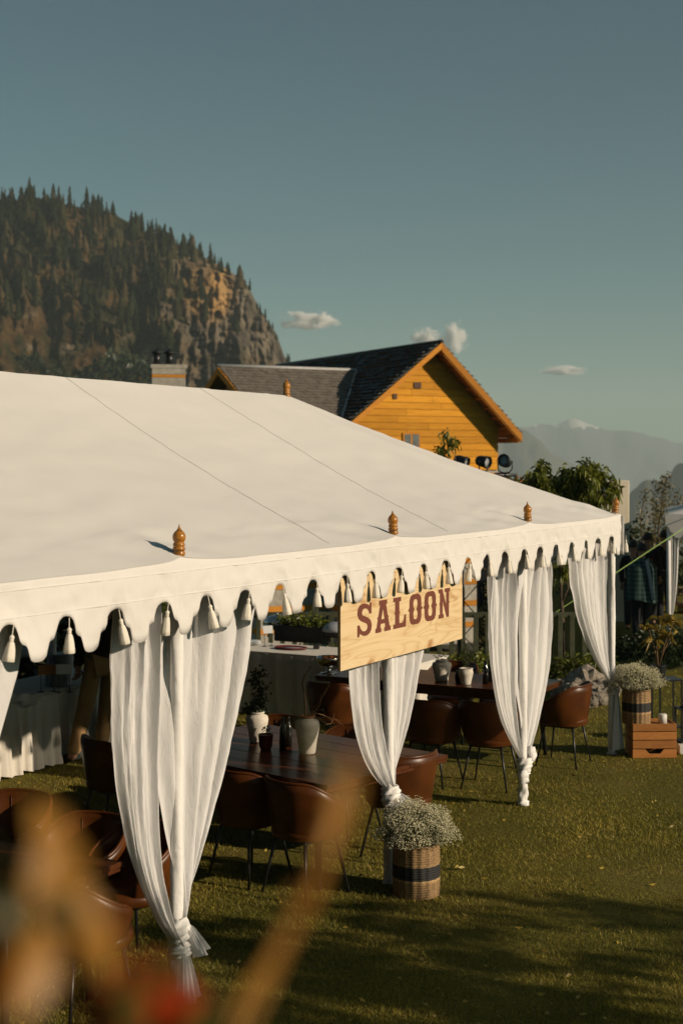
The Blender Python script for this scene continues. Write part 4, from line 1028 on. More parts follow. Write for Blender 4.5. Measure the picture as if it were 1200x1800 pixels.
# ------------------------------------------------------------------ buffet tables
def skirt_table(root, A, B, depth, hz_, seed, pleat=.14, amp=.028):
    """linen-covered table: front edge from A to B in the root's frame, depth behind"""
    A = Vector((*A, 0)); B = Vector((*B, 0)); d = (B-A).normalized(); nrm = Vector((-d.y, d.x, 0)); L = (B-A).length
    pts = [A, B, B+nrm*depth, A+nrm*depth]
    top = []
    path = []
    for q in range(4):
        s, e = pts[q], pts[(q+1) % 4]; n = max(6, int((e-s).length/.018)); dirv = (e-s).normalized(); out = Vector((dirv.y, -dirv.x, 0))
        for i in range(n): path.append((s+(e-s)*i/n, out))
    nP = len(path); rows = 14; V = []
    for j in range(rows):
        f = j/(rows-1)
        for i, (p, out) in enumerate(path):
            ph = i*.018/pleat*2*math.pi
            o = (amp*(.25+f*1.0))*(math.sin(ph+1.5*fbm((i*.02, seed, f*.6), 2))+.4*math.sin(2.3*ph+seed))+.02*f*f+.02
            V.append(p+out*o+Vector((0, 0, hz_-.003-(hz_-.025)*f+.012*math.sin(ph*.5+seed)*f**3)))
    meshobj('table_skirt', V, grid_faces(nP, rows, True), 'table_linen', root, True)
    bm = bmesh.new(); c = sum(pts, Vector())/4
    vs = [bm.verts.new(p+(p-c).normalized()*.03+Vector((0,0,hz_))) for p in pts]; bm.faces.new(vs); r = bmesh.ops.extrude_face_region(bm, geom=list(bm.faces)); bmesh.ops.translate(bm, verts=[v for v in r['geom'] if isinstance(v, bmesh.types.BMVert)], vec=(0,0,.018))
    bmobj('table_top', bm, 'table_linen', root)
BZ = .70
b1 = empty('buffet_table', T(3.3, 4.46, 0), math.atan2(U.y, U.x), label='long buffet table with pleated linen skirt at the left border', cat='table')
skirt_table(b1, (-1.9, 0), (2.3, 0), .75, BZ-.018, 2.0)
b2 = empty('buffet_table', T(7.62, 2.60, 0), math.atan2(-NV.y, -NV.x), label='linen-covered buffet table with red tray, seen below the valance', cat='table')
skirt_table(b2, (-1.95, 0), (.35, 0), .72, BZ-.018, 4.0, .30, .014)
def plates(p, n, r, lab):
    root = empty('plate_stack', p, label=lab, cat='plates', group='stacks of white plates')
    V, Fc = lathe_data([(0,0),(r*.55,0),(r*.62,.006),(r,.016),(r,.019),(r*.6,.010),(0,.008)], 28)
    me = bpy.data.meshes.new('plate_shape'); me.from_pydata(V, [], Fc); me.materials.append(MATS['white_china']); me.polygons.foreach_set('use_smooth', np.ones(len(Fc), dtype=bool))
    for q in range(n): inst('plate', me, root, (random.gauss(0,.003), random.gauss(0,.003), q*.0125))
plates(G(102, 1205, BZ), 11, .125, 'short front stack of white plates behind the wire stands'); plates(G(106, 1192, BZ), 19, .13, 'tall stack of white plates on the left buffet')
plates(G(440, 1133, BZ), 3, .13, 'white plates at the corner of the red-tray buffet')
def stand(p, w_, h, lab, mat='card', tilt=.25):
    root = empty('card_stand', p, .4, label=lab, cat='card stand', group='wire stands holding cards')
    for x in (-w_*.35, w_*.35): tube('leg', [(x, 0, 0), (x, 0, h)], .004, 'black_metal', root, 6); lathe('foot', [(0,0),(.03,0),(.03,.005),(0,.006)], 'black_metal', root, 12, (x, 0, 0))
    o = box('card', (-w_/2, -.003, 0), (w_/2, .003, .09), mat, root, .001); o.location = (0, -.006, h-.01); o.rotation_euler = (-tilt, 0, 0)
stand(G(84, 1216, BZ), .17, .17, 'wire stand with tan card in front of the plates', 'crate_wood'); stand(G(113, 1217, BZ), .15, .18, 'wire stand with grey card beside the standing man')
stand(G(471, 1136, BZ), .12, .16, 'grey card on a wire stand on the red-tray buffet'); 
# folded napkins heap
p = G(22, 1238, BZ); bm = bmesh.new(); bmesh.ops.create_grid(bm, x_segments=26, y_segments=22, size=.2)
for v in bm.verts: v.co.z = max(0, .10*math.exp(-(v.co.x**2+v.co.y**2)*40)+.05*fbm((v.co.x*9, v.co.y*9, 2), 4))+.004; v.co.x *= 1.1
bmobj('napkin_heap', bm, 'table_linen', None, True, label='crumpled heap of linen napkins on the left buffet', cat='napkins').location = p
def chafing(p, lab, mat='black_plastic', s=1.0, rz=0.0):
    root = empty('chafing_dish', p, rz, label=lab, cat='chafing dish', group='covered serving dishes'); root.scale = (s,)*3
    lathe('pan', [(0,.09),(.15,.09),(.17,.11),(.175,.14),(.18,.15),(0,.15)], mat, root, 26); lathe('lid', [(.178,.152),(.17,.19),(.13,.235),(.06,.26),(0,.265)], 'steel' if mat == 'steel' else 'silver_grey', root, 26)
    lathe('knob', [(.012,.26),(.02,.275),(.012,.29),(0,.292)], mat, root, 12)
    for a in (.8, 2.4, 3.9, 5.5): tube('leg', [(.13*math.cos(a), .13*math.sin(a), .10), (.15*math.cos(a), .15*math.sin(a), 0)], .008, 'black_metal', root, 6)
chafing(G(36, 1178, BZ), 'dark covered dish at the back of the left buffet')
chafing(G(487, 1118, BZ), 'silver covered dish left of the black planter box', 'steel')
chafing(G(592, 1132, BZ), 'covered dish mostly hidden by the edge of the sign')
p = G(511, 1141, BZ); tray = empty('serving_tray', p, math.atan2(-NV.y, -NV.x), label='red oval tray on the linen buffet', cat='tray')
V, Fc = lathe_data([(0,0),(.18,0),(.205,.02),(.21,.022),(.20,.028),(.178,.008),(0,.007)], 30); meshobj('rim', [(x, y*.62, z) for x, y, z in V], Fc, 'tray_red', tray, True)
V, Fc = lathe_data([(0,.008),(.165,.009),(.165,.0125),(0,.013)], 30); meshobj('glass_plate', [(x, y*.62, z) for x, y, z in V], Fc, 'silver_grey', tray, True)
p = G(531, 1128, BZ); pl = empty('planter_box', p, math.atan2(-NV.y, -NV.x), label='long black planter box of green leaves on the buffet', cat='planter')
bm = bmesh.new(); bmbox(bm, (-.34,-.09,0), (.34,.09,.19), None, .008); bmobj('box', bm, 'black_plastic', pl)
gg = np.random.default_rng(8); n = 420; P_ = np.stack([gg.uniform(-.32,.32,n), gg.normal(0,.05,n), .19+np.abs(gg.normal(0,.06,n))], 1); leaves('foliage', P_, gg.normal(size=(n,3))+[0,0,.8], .06, .035, 'leaf_green', pl, .3, gg)
p = G(556, 1141, BZ); box('dark_jar', (-.035,-.035,0), (.035,.035,.075), 'bottle_glass', None, .012, label='small dark jar by the red tray', cat='jar').location = p

# ------------------------------------------------------------------ flower baskets, crate, lanterns, rocks
def basket_mat():
    m, t, b = newmat('wicker')
    c = nd(t, 'ShaderNodeTexCoord'); sp = nd(t, 'ShaderNodeSeparateXYZ'); t.links.new(c.outputs['Object'], sp.inputs[0])
    band = ramp(t, sp.outputs['Z'], [(0, (.27,.165,.07)), (.098/.34*.34, (.27,.165,.07)), (.100, (.42,.27,.12)), (.118, (.42,.27,.12)), (.121, (.016,.016,.014)), (.205, (.016,.016,.014)), (.208, (.40,.25,.11)), (.222, (.27,.165,.07))])
    t.nodes[-1]
    n = noise(t, c.outputs['Object'], 60, 4)
    k = ramp(t, n, [(.3, (.6,.6,.6)), (.7, (1.25,1.25,1.25))])
    t.links.new(mixc(t, 1, band, k, 'MULTIPLY'), b.inputs['Base Color']); b.inputs['Roughness'].default_value = .75
    for nn in t.nodes:
        if nn.type == 'VALTORGB' and len(nn.color_ramp.elements) > 4: nn.color_ramp.interpolation = 'LINEAR'
basket_mat()
def flower_basket(name, base, r, h, lab, seed, nfl=2600, frx=.2, frz=.17):
    root = empty(name, base, label=lab, cat='flower basket', group='wicker baskets of tiny white flowers')
    seg, rows = 108, 66; V = []
    for j in range(rows):
        z = h*j/(rows-1)
        for i in range(seg):
            a = 2*math.pi*i/seg; wv = .0028*math.cos(i*math.pi/3)+.0036*math.cos(j*math.pi*2/3)
            rr = r*(1+.03*math.sin(math.pi*z/h))+wv; V.append((rr*math.cos(a), rr*math.sin(a), z))
    for j in range(3):
        rr = r*(.93-.02*j)
        for i in range(seg): a = 2*math.pi*i/seg; V.append((rr*math.cos(a), rr*math.sin(a), h-.02-.08*j*1.2))
    o = meshobj('basket', V, grid_faces(seg, rows+3, True), 'wicker', root, True); o.scale = (1, 1, 1)
    tube('rim', [(r*math.cos(a), r*math.sin(a), h) for a in np.linspace(0, 2*math.pi, 40)], .007, 'wicker', root, 6)
    gg = np.random.default_rng(seed)
    # sprays: stems from the basket mouth dividing into a cloud of pin-head blossoms
    d = gg.normal(size=(nfl,3)); d /= np.linalg.norm(d, axis=1, keepdims=True); d[:,2] = np.abs(d[:,2])*1.05-.22
    lum = np.array([1+.30*fbm(tuple(q*2.5+seed), 3) for q in d]); rad = gg.uniform(.45, 1, nfl)**.45
    P_ = d*np.array([frx, frx, frz])*(lum*rad)[:,None]+np.array([0, 0, h+.075])
    N_ = 6
    V = []; 
    R_ = gg.uniform(.0028, .0052, nfl)
    dirs = np.array([[1,0,0],[-1,0,0],[0,1,0],[0,-1,0],[0,0,1],[0,0,-1]])
    V = (P_[:,None,:]+dirs[None]*R_[:,None,None]).reshape(-1,3); b = np.arange(nfl)[:,None]*6
    tri = np.array([[0,2,4],[2,1,4],[1,3,4],[3,0,4],[2,0,5],[1,2,5],[3,1,5],[0,3,5]]); Tt = (b[:,:,None]+tri[None]).reshape(-1,3)
    npmesh('blossoms', V, Tt, 'gypsophila', root, rnd=np.repeat(gg.random(nfl), 6), kind='stuff')
    ns = nfl//2; E = P_[:ns]; B0 = np.stack([gg.normal(0, r*.4, ns), gg.normal(0, r*.4, ns), np.full(ns, h-.02)], 1); B0 = B0+(E-B0)*gg.uniform(.3, .75, ns)[:,None]
    s_ = np.cross(E-B0, gg.normal(size=(ns,3))); s_ /= np.linalg.norm(s_, axis=1, keepdims=True)+1e-9; s_ *= .0009
    V = np.stack([B0-s_, B0+s_, E], 1).reshape(-1,3); npmesh('stems', V, np.arange(len(V)).reshape(-1,3), 'gyp_stem', root, rnd=np.repeat(gg.random(ns), 3), kind='stuff')
    leaves('foliage', P_[:700]*np.array([.8,.8,1])-np.array([0,0,.03]), gg.normal(size=(700,3))+[0,0,.6], .035, .006, 'gyp_stem', root, 0, gg, kind='stuff')
    return root
flower_basket('flower_basket', G(731, 1570), .150, .335, 'black-banded wicker basket of white flowers standing on the grass', 12, 6500, .265, .235)
cpos = G(1150, 1333); crz = R(3)
crate = empty('wooden_crate', cpos, crz, label='orange wooden slatted crate beside the corner curtain', cat='crate')
cw, cdp = .425, .30
for q, (z0, z1) in enumerate(((.005, .085), (.093, .168), (.176, .25), (.258, .328))):
    if q == 0:
        xs_ = np.linspace(-cw/2, cw/2, 25); up = [(x, z1-(.042*sm(.09, .05, abs(x)) if abs(x) < .09 else 0)) for x in xs_]
        V = [(x, 0, z0) for x in xs_]+[(x, 0, z) for x, z in up]; V += [(x, .014, z) for x, y, z in V]; n = 25
        Fs = [(i, i+1, n+i+1, n+i) for i in range(n-1)]+[(2*n+i+1, 2*n+i, 3*n+i, 3*n+i+1) for i in range(n-1)]+[(n+i, n+i+1, 3*n+i+1, 3*n+i) for i in range(n-1)]+[(i+1, i, 2*n+i, 2*n+i+1) for i in range(n-1)]+[(0, n, 3*n, 2*n), (n-1, 3*n-1, 4*n-1, 2*n-1)]
        meshobj('slat', V, Fs, 'crate_wood', crate)
    else: box('slat', (-cw/2, 0, z0), (cw/2, .014, z1), 'crate_wood', crate, .002)
    box('slat', (-cw/2, cdp-.014, z0), (cw/2, cdp, z1), 'crate_wood', crate, .002)
    for sx in (-1, 1):
        x0 = sx*cw/2; o = box('slat', (0, -cdp/2+.0155, z0), (.012, cdp/2-.0155, z1), 'crate_wood', crate, .002); o.location = (x0-(.012 if sx > 0 else 0), cdp/2, 0)
for sx in (-1, 1):
    for y0 in (.0145, cdp-.0345): box('corner_post', (sx*(cw/2-.028)-.014, y0, .004), (sx*(cw/2-.028)+.014, y0+.02, .325), 'crate_wood', crate)
for q in range(3): box('slat', (-cw/2+.013, .036+q*.077, .302), (cw/2-.013, .036+q*.077+.066, .3135), 'crate_wood', crate, .002)
flower_basket('flower_basket', cpos+Vector((-.145, .155, .314)), .132, .325, 'wicker basket of white flowers standing on the orange crate', 44, 6000, .27, .21)
def lantern(p, w_, h, lab, candle=True):
    root = empty('lantern', p, R(8), label=lab, cat='lantern', group='black metal lanterns')
    for sx in (-1, 1):
        for sy in (-1, 1): box('post', (sx*w_/2-.008, sy*w_/2-.008, .02), (sx*w_/2+.008, sy*w_/2+.008, h*.8), 'black_metal', root)
    box('base', (-w_/2-.015,-w_/2-.015,0), (w_/2+.015,w_/2+.015,.02), 'black_metal', root, .003); box('top_plate', (-w_/2-.015,-w_/2-.015,h*.8), (w_/2+.015,w_/2+.015,h*.83), 'black_metal', root, .003)
    lathe('roof', [(w_*.45,h*.83),(w_*.2,h*.93),(w_*.1,h*.96),(0,h*.965)], 'black_metal', root, 16)
    tube('handle', [(.04*math.cos(a), 0, h*.96+.05*math.sin(a)) for a in np.linspace(0, math.pi, 10)], .004, 'black_metal', root, 6)
    if candle: lathe('candle', [(0,.02),(.04,.02),(.04,.115),(.036,.118),(0,.112)], 'candle_wax', root, 18)
lathe('pillar_candle', [(0,0),(.042,0),(.042,.085),(.038,.09),(0,.084)], 'candle_wax', None, 18, cpos+Vector((.10, .12, .314)), label='white pillar candle standing on the crate beside the basket', cat='candle')
st = empty('plant_stand', G(1171, 1297), R(8), label='tall thin black metal plant stand behind the crate', cat='stand')
for sx in (-1, 1):
    for sy in (-1, 1): box('leg', (sx*.115-.008, sy*.115-.008, 0), (sx*.115+.008, sy*.115+.008, .60), 'black_metal', st)
for z0 in (.60, .12): box('shelf', (-.13,-.13,z0), (.13,.13,z0+.015), 'black_metal', st, .002)
pp = st.location+Vector((-.09, .0, .616)); crp = empty('potted_plant', pp, label='potted shrub with yellow strap leaves in a black pot', cat='plant')
lathe('pot', [(0,0),(.06,0),(.078,.05),(.082,.13),(.085,.135),(.075,.135),(.07,.11),(0,.11)], 'black_plastic', crp, 20)
gg = np.random.default_rng(19)
for (tx, ty, tz, seed) in ((-.10, 0, .42, 1), (.02, .05, .50, 2), (.13, -.03, .34, 3), (-.03, -.04, .30, 4), (.17, .02, .48, 5)):
    tube('stem', [(0,0,.1), (tx*.4, ty*.4, .1+tz*.5), (tx, ty, .1+tz)], [.008, .006, .004], 'twig', crp, 6)
    n = 9; C = np.tile([tx, ty, .1+tz], (n,1))+gg.normal(0, .012, (n,3)); a = gg.uniform(0, 6.28, n); D = np.stack([np.cos(a), np.sin(a), gg.uniform(-.2, 1.0, n)], 1)
    leaves('leaf_tuft', C, D, gg.uniform(.11, .20, n), .036, 'leaf_croton', crp, .45, gg)
lantern(G(1206, 1304), .17, .42, 'black metal lantern with candle at the right border'); 
cb_ = G(1200, 1325); box('white_box', (-.05,-.05,0), (.05,.05,.09), 'candle_wax', None, .006, label='small white candle holder on the grass at the right border', cat='candle holder').location = cb_
gg = np.random.default_rng(3)
for q, (px, py, r, lab) in enumerate(((1032, 1222, .27, 'largest pointed boulder in the rock pile'), (1010, 1232, .17, 'pale flat rock in front of the boulder pile'), (1052, 1236, .16, 'dark rock at the curtain side of the rock pile'), (1024, 1240, .10, 'small front stone of the rock pile'), (1000, 1226, .14, 'grey rock next to the orange-lit chair'), (1060, 1226, .19, 'rock half hidden by the corner curtain'), (1040, 1242, .08, 'smallest pale stone at the foot of the rocks'), (985, 1222, .15, 'rock behind the orange-lit chair'), (1012, 1216, .16, 'back rock behind the pale flat rock'))):
    bm = bmesh.new(); bmesh.ops.create_icosphere(bm, subdivisions=3, radius=1)
    for v in bm.verts:
        n_ = v.co.normalized(); v.co = n_*(1+.45*fbm(n_*1.3+Vector((q*3.1, 0, 0)), 4)+.10*fbm(n_*5+Vector((q, 0, 0)), 3)); v.co.z *= .82
    o = bmobj('rock', bm, 'rock', None, False, label=lab, cat='rock', group='rocks piled by the fence'); o.location = G(px, py)+Vector((0, 0, r*.42)); o.scale = (r, r*.9, r); o.rotation_euler = (gg.uniform(-.3,.3), gg.uniform(-.3,.3), gg.uniform(0,6))

# ------------------------------------------------------------------ trees and shrubs
def tree(name, base, trunk_pts, lobes, mat, lab, seed, L=.11, wd=.032, dens=1500, droop=.5, tr=.035, grp=None, down=.7, twigs=10):
    gg = np.random.default_rng(seed); root = empty(name, base, label=lab, cat='tree', group=grp); B = Vector(base)
    pts = [Vector(p)-B for p in trunk_pts]
    parts = [tube_data(pts, list(np.linspace(tr, tr*.4, len(pts))), 9)]
    C, D = [], []
    for (c, r, k) in lobes:
        c = Vector(c)-B; r = Vector(r)
        n = int(dens*k); tip0 = pts[-1] if (c-pts[-1]).length < (c-pts[len(pts)//2]).length else pts[len(pts)//2]
        mid = tip0.lerp(c, .5)+Vector(gg.normal(0, .06, 3)); parts.append(tube_data([tip0, mid, c+Vector((0,0,r.z*.6))], [tr*.45, tr*.3, tr*.1], 6))
        # leafy twigs spreading through the lobe
        for q in range(int(twigs*k)+3):
            d = Vector(gg.normal(size=3)); d.z = abs(d.z)*.8+.1 if gg.random() < .75 else d.z*.4; d.normalize()
            e = c+Vector((d.x*r.x, d.y*r.y, d.z*r.z))*gg.uniform(.75, 1.12); s = c+Vector((0,0,-r.z*.35)); m_ = s.lerp(e, .55)+Vector(gg.normal(0, .03, 3))
            parts.append(tube_data([s, m_, e], [tr*.14, tr*.1, tr*.04], 4))
            nl = n//(int(twigs*k)+3)
            f = gg.uniform(.25, 1.0, nl)
            for ff in f:
                p = s.lerp(m_, ff*2) if ff < .5 else m_.lerp(e, ff*2-1)
                p = p+Vector(gg.normal(0, .035+.02*r.x, 3)); C.append(tuple(p)); dd = Vector(gg.normal(0, .7, 3))+d*.5; dd.z -= down; D.append(tuple(dd))
    V, Fc = merge(parts); meshobj('trunk', V, Fc, 'bark', root, True)
    leaves('crown', np.array(C), np.array(D), L*gg.uniform(.6, 1.25, len(C)), wd, mat, root, droop, gg)
    return root
b = G(990, 1181)
ZT = b.y
tree('orchard_tree', b, [b, b+Vector((.01,0,.35)), W(986, 1060, ZT), W(984, 985, ZT), W(1000, 930, ZT)],
  [(W(1027, 850, ZT), (.32,.4,.32), 1.4), (W(1015, 880, ZT), (.45,.4,.22), 1.0), (W(948, 850, ZT), (.24,.35,.30), .8), (W(925, 880, ZT), (.35,.3,.2), .6), (W(1080, 866, ZT), (.10,.2,.26), .14), (W(985, 895, ZT), (.4,.4,.2), .9), (W(985, 1000, ZT+.1), (.14,.2,.22), .12)],
  'leaf_green', 'leafy orchard tree with drooping leaves rising behind the tent corner', 5, .105, .034, 1500)
b = Vector((1.72, 20.4, -1.2)); Z2 = 20.2
tree('orchard_tree', b, [b, Vector((1.7, 20.3, 1.2)), Vector((1.66, Z2, 2.4))], [(W(774, 794, Z2), (.09,.09,.10), .20), (W(784, 766, Z2), (.04,.05,.13), .11), (W(800, 780, Z2), (.06,.06,.07), .10), (Vector((1.6, Z2, 2.0)), (.35,.3,.25), .6)],
  'leaf_green', 'slim leafy sprig poking above the roof slope before the wooden wall', 8, .085, .030, 520)
b = Vector((2.55, 21.5, -1.5)); 
t3 = tree('flowering_shrub', b, [b, b+Vector((0,0,2)), W(905, 890, 21.5)], [(W(905, 868, 21.5), (.3,.3,.25), .7)], 'leaf_green', 'low shrub with orange flowers at the foot of the leafy tree', 9, .09, .03, 700)
gg = np.random.default_rng(2)
for q in range(9):
    c = W(905+gg.normal(0, 10), 845+gg.normal(0, 9), 21.3)-b; n = 7; leaves('blossom', np.tile(tuple(c), (n,1)), gg.normal(size=(n,3)), .05, .035, 'orange_petal', t3, 0, gg)
def sapling(px_pts, Z, lab, seed, mat='leaf_yellow', n=300, sp=.10, base_y=None):
    gg = np.random.default_rng(seed); P_ = [W(x, y, Z) for x, y in px_pts]; base = Vector((P_[0].x, Z, 0)); root = empty('sapling', base, label=lab, cat='tree', group='thin saplings on the far lawn')
    pts = [base]+P_; L_ = [p-base for p in pts]
    tube('trunk', L_, list(np.linspace(.022, .004, len(L_))), 'bark', root, 6)
    C, D = [], []
    for q in range(n):
        f = gg.uniform(.3, 1)*(len(L_)-1); i = min(int(f), len(L_)-2); p = L_[i].lerp(L_[i+1], f-i)+Vector(gg.normal(0, sp*(1.15-f/(len(L_)-1)*.75), 3)); C.append(tuple(p)); D.append(tuple(gg.normal(size=3)+np.array([0,0,.2])))
    leaves('crown', np.array(C), np.array(D), .07*gg.uniform(.6,1.3,n), .035, mat, root, .2, gg)
sapling([(1132,1000),(1128,945),(1124,915),(1130,880),(1134,862)], 27, 'thin bare-branched sapling above the people', 1, n=110, sp=.13)
sapling([(1158,1000),(1156,930),(1162,890),(1166,860),(1169,838)], 27.5, 'taller yellow-green sapling beside the far tent', 2, n=420, sp=.17)
sapling([(1152,1000),(1150,935),(1153,905),(1154,880)], 28, 'bushy young sapling left of the taller one', 3, n=300, sp=.16)
sapling([(1188,1000),(1190,930),(1189,900),(1190,868)], 29, 'sapling rising behind the far tent roof', 4, n=260, sp=.2)
def hedge(name, c, rad, n, lab, mat='leaf_green', seed=1, L=.09, wd=.05, grp=None):
    gg = np.random.default_rng(seed); root = empty(name, (c[0], c[1], c[2]), label=lab, cat='shrub', group=grp)
    d = gg.normal(size=(n,3)); d /= np.linalg.norm(d, axis=1, keepdims=True); d[:,2] = np.abs(d[:,2])
    lum = np.array([1+.35*fbm(tuple(q*2.4+seed), 3) for q in d]); P_ = d*np.array(rad)*(lum*gg.uniform(.4,1,n)**.5)[:,None]
    leaves('foliage', P_, d+gg.normal(0,.7,(n,3)), L*gg.uniform(.6,1.3,n), wd, mat, root, .3, gg)
    parts = [tube_data([(0,0,-.02), (x*.4, y*.4, rad[2]*.4), (x, y, rad[2]*.8)], [.02,.014,.005], 5) for x, y in gg.normal(0, rad[0]*.35, (5,2))]
    V, Fc = merge(parts); meshobj('stems', V, Fc, 'bark', root, True)
hedge('garden_shrub', (-2.42, 19.6, -.2), (.5,.4,1.5), 1700, 'green shrub seen between the wings of the big curtain', 'leaf_green', 3)
hedge('garden_shrub', (-3.9, 19.7, -.2), (.7,.5,1.35), 1500, 'dark shrub behind the plate stack on the left', 'leaf_dark', 5)
hedge('garden_shrub', (-.1, 19.9, -1.0), (.8,.4,1.55), 1500, 'green shrub growing over the railing left of the sign', 'leaf_green', 6)
hedge('garden_shrub', (2.1, 19.7, -.3), (.22,.25,1.75), 1500, 'tall narrow yellow-green shrub between the wings of the bow-tied curtain', 'leaf_yellow', 7, .06, .03)
hedge('garden_shrub', (1.75, 18.6, 0), (.45,.25,.32), 600, 'low green plants at the foot of the railing', 'leaf_green', 8)
hedge('garden_shrub', (3.1, 18.55, 0), (.5,.2,.30), 600, 'low grassy clump beneath the orchard tree trunk', 'leaf_green', 10, .16, .016)
hedge('garden_shrub', (4.65, 20.6, 0), (.75,.3,.42), 1400, 'dark low bed of leaves behind the yellow potted plant', 'leaf_dark', 11)
hedge('garden_shrub', (6.4, 31, 0), (1.4,.8,1.5), 2200, 'dark shrubs behind the people on the far lawn', 'leaf_dark', 12, .14, .08)
for q in range(6):
    c = T(1.0+q*1.12, 6.4, 0); hedge('garden_shrub', (c.x, c.y, 0), (.85,.7,2.5), 2600, ('dark tall hedge bush behind the left buffet' if q == 4 else 'dark tall hedge bush behind the plate stack' if q == 5 else 'dark hedge bush along the back of the tent'), 'leaf_dark', 40+q, .13, .08, 'hedge bushes behind the tent')
# cream pillar behind the tent corner
pb = G(1083, 1092); box('pillar', (-.20, -.12, 0), (.20, .12, 2.52), 'cream_paint', None, .01, label='tall cream painted pillar behind the tent corner', cat='pillar').location = pb
tube('cable', [Vector((pb.x-.21, pb.y-.13, 1.60)), Vector((pb.x, pb.y-.135, 1.62)), Vector((pb.x+.21, pb.y-.13, 1.66))], .012, 'black_metal', None, 6, label='dark cable strapped across the cream pillar', cat='cable')

# ------------------------------------------------------------------ second tent at the right border
t2o = Vector((5.08, 22.2, 0)); t2 = empty('small_tent', t2o, R(-13), label='shaded white tent at the right border', cat='tent')
e2, s2, r2 = 2.03, 3.3, 2.85
V = []
for j in range(12):
    f = j/11
    for i in range(48):
        a = i/48*4; q = int(a); h_ = a-q; c_ = [(0,0),(s2,0),(s2,s2),(0,s2)]; p0, p1 = c_[q], c_[(q+1) % 4]; x = p0[0]+(p1[0]-p0[0])*h_; y = p0[1]+(p1[1]-p0[1])*h_
        V.append((x+(s2/2-x)*f*.985, y+(s2/2-y)*f*.985, e2+(r2-e2)*f-.12*math.sin(math.pi*f)))
meshobj('canopy', V, grid_faces(48, 12, True), 'canvas', t2, True)
def val2(p0, p1):
    p0, p1 = Vector(p0), Vector(p1); n = 300; V = []
    for j in range(4):
        for i in range(n):
            f = i/(n-1); t_ = f*(p1-p0).length; zz = e2+(zb(t_+T0)-EZ); z = e2+.005+(zz-e2)*j/3; p = p0.lerp(p1, f); V.append((p.x, p.y, z))
    return meshobj('valance', V, grid_faces(n, 4), 'canvas', t2, True)
val2((-.03,-.03,0), (s2,-.03,0)); val2((-.03,s2,0), (-.03,-.03,0)); val2((s2+.03,0,0), (s2+.03,s2,0)); val2((s2,s2+.03,0), (0,s2+.03,0))
for x in (0.02, s2/2, s2-.02):
    for y in (.02, s2-.02): tube('pole', [(x, y, 0), (x, y, e2)], .032, 'wrap', t2, 10)
def drape2(x0, x1, xk, y, zk):
    V = []; n, m = 46, 26
    for j in range(m):
        v = j/(m-1)
        for i in range(n):
            s = i/(n-1); x = xk+(x0+(x1-x0)*s-xk)*(1-v**3.2); V.append((x, y+.035*(1-v)*math.sin(s*26), e2-.12+(zk-e2+.12)*v))
    meshobj('drape', V, grid_faces(n, m), 'muslin', t2, True)
drape2(.0, .17, .05, .06, .30); drape2(.30, 1.05, .7, .06, .35); drape2(1.7, 2.1, 2.1, .06, .4)
tube('guy_rope', [G(800, 1192), W(1310, 856.5, 22.3)], .007, 'rope_lime', None, 6, label='lime green guy rope stretched behind the tent corner', cat='rope')

# ------------------------------------------------------------------ people
DEPS = None
def skin_mesh(name, verts, edges, radii, mat, parent, sub=2, root_i=0):
    me = bpy.data.meshes.new(name); me.from_pydata([tuple(v) for v in verts], edges, []); ob = bpy.data.objects.new(name+'_tmp', me); COL.objects.link(ob)
    md = ob.modifiers.new('skin', 'SKIN'); md.use_smooth_shade = True
    for i, r in enumerate(radii):
        rr = r if isinstance(r, tuple) else (r, r); me.skin_vertices[0].data[i].radius = rr
    me.skin_vertices[0].data[root_i].use_root = True
    sb = ob.modifiers.new('sub', 'SUBSURF'); sb.levels = sub; sb.render_levels = sub
    dg = bpy.context.evaluated_depsgraph_get(); dg.update(); ev = ob.evaluated_get(dg); nm = bpy.data.meshes.new_from_object(ev); bpy.data.objects.remove(ob)
    nm.materials.clear(); nm.materials.append(MATS[mat]); nm.polygons.foreach_set('use_smooth', np.ones(len(nm.polygons), dtype=bool))
    o = bpy.data.objects.new(name, nm); return link(o, parent)
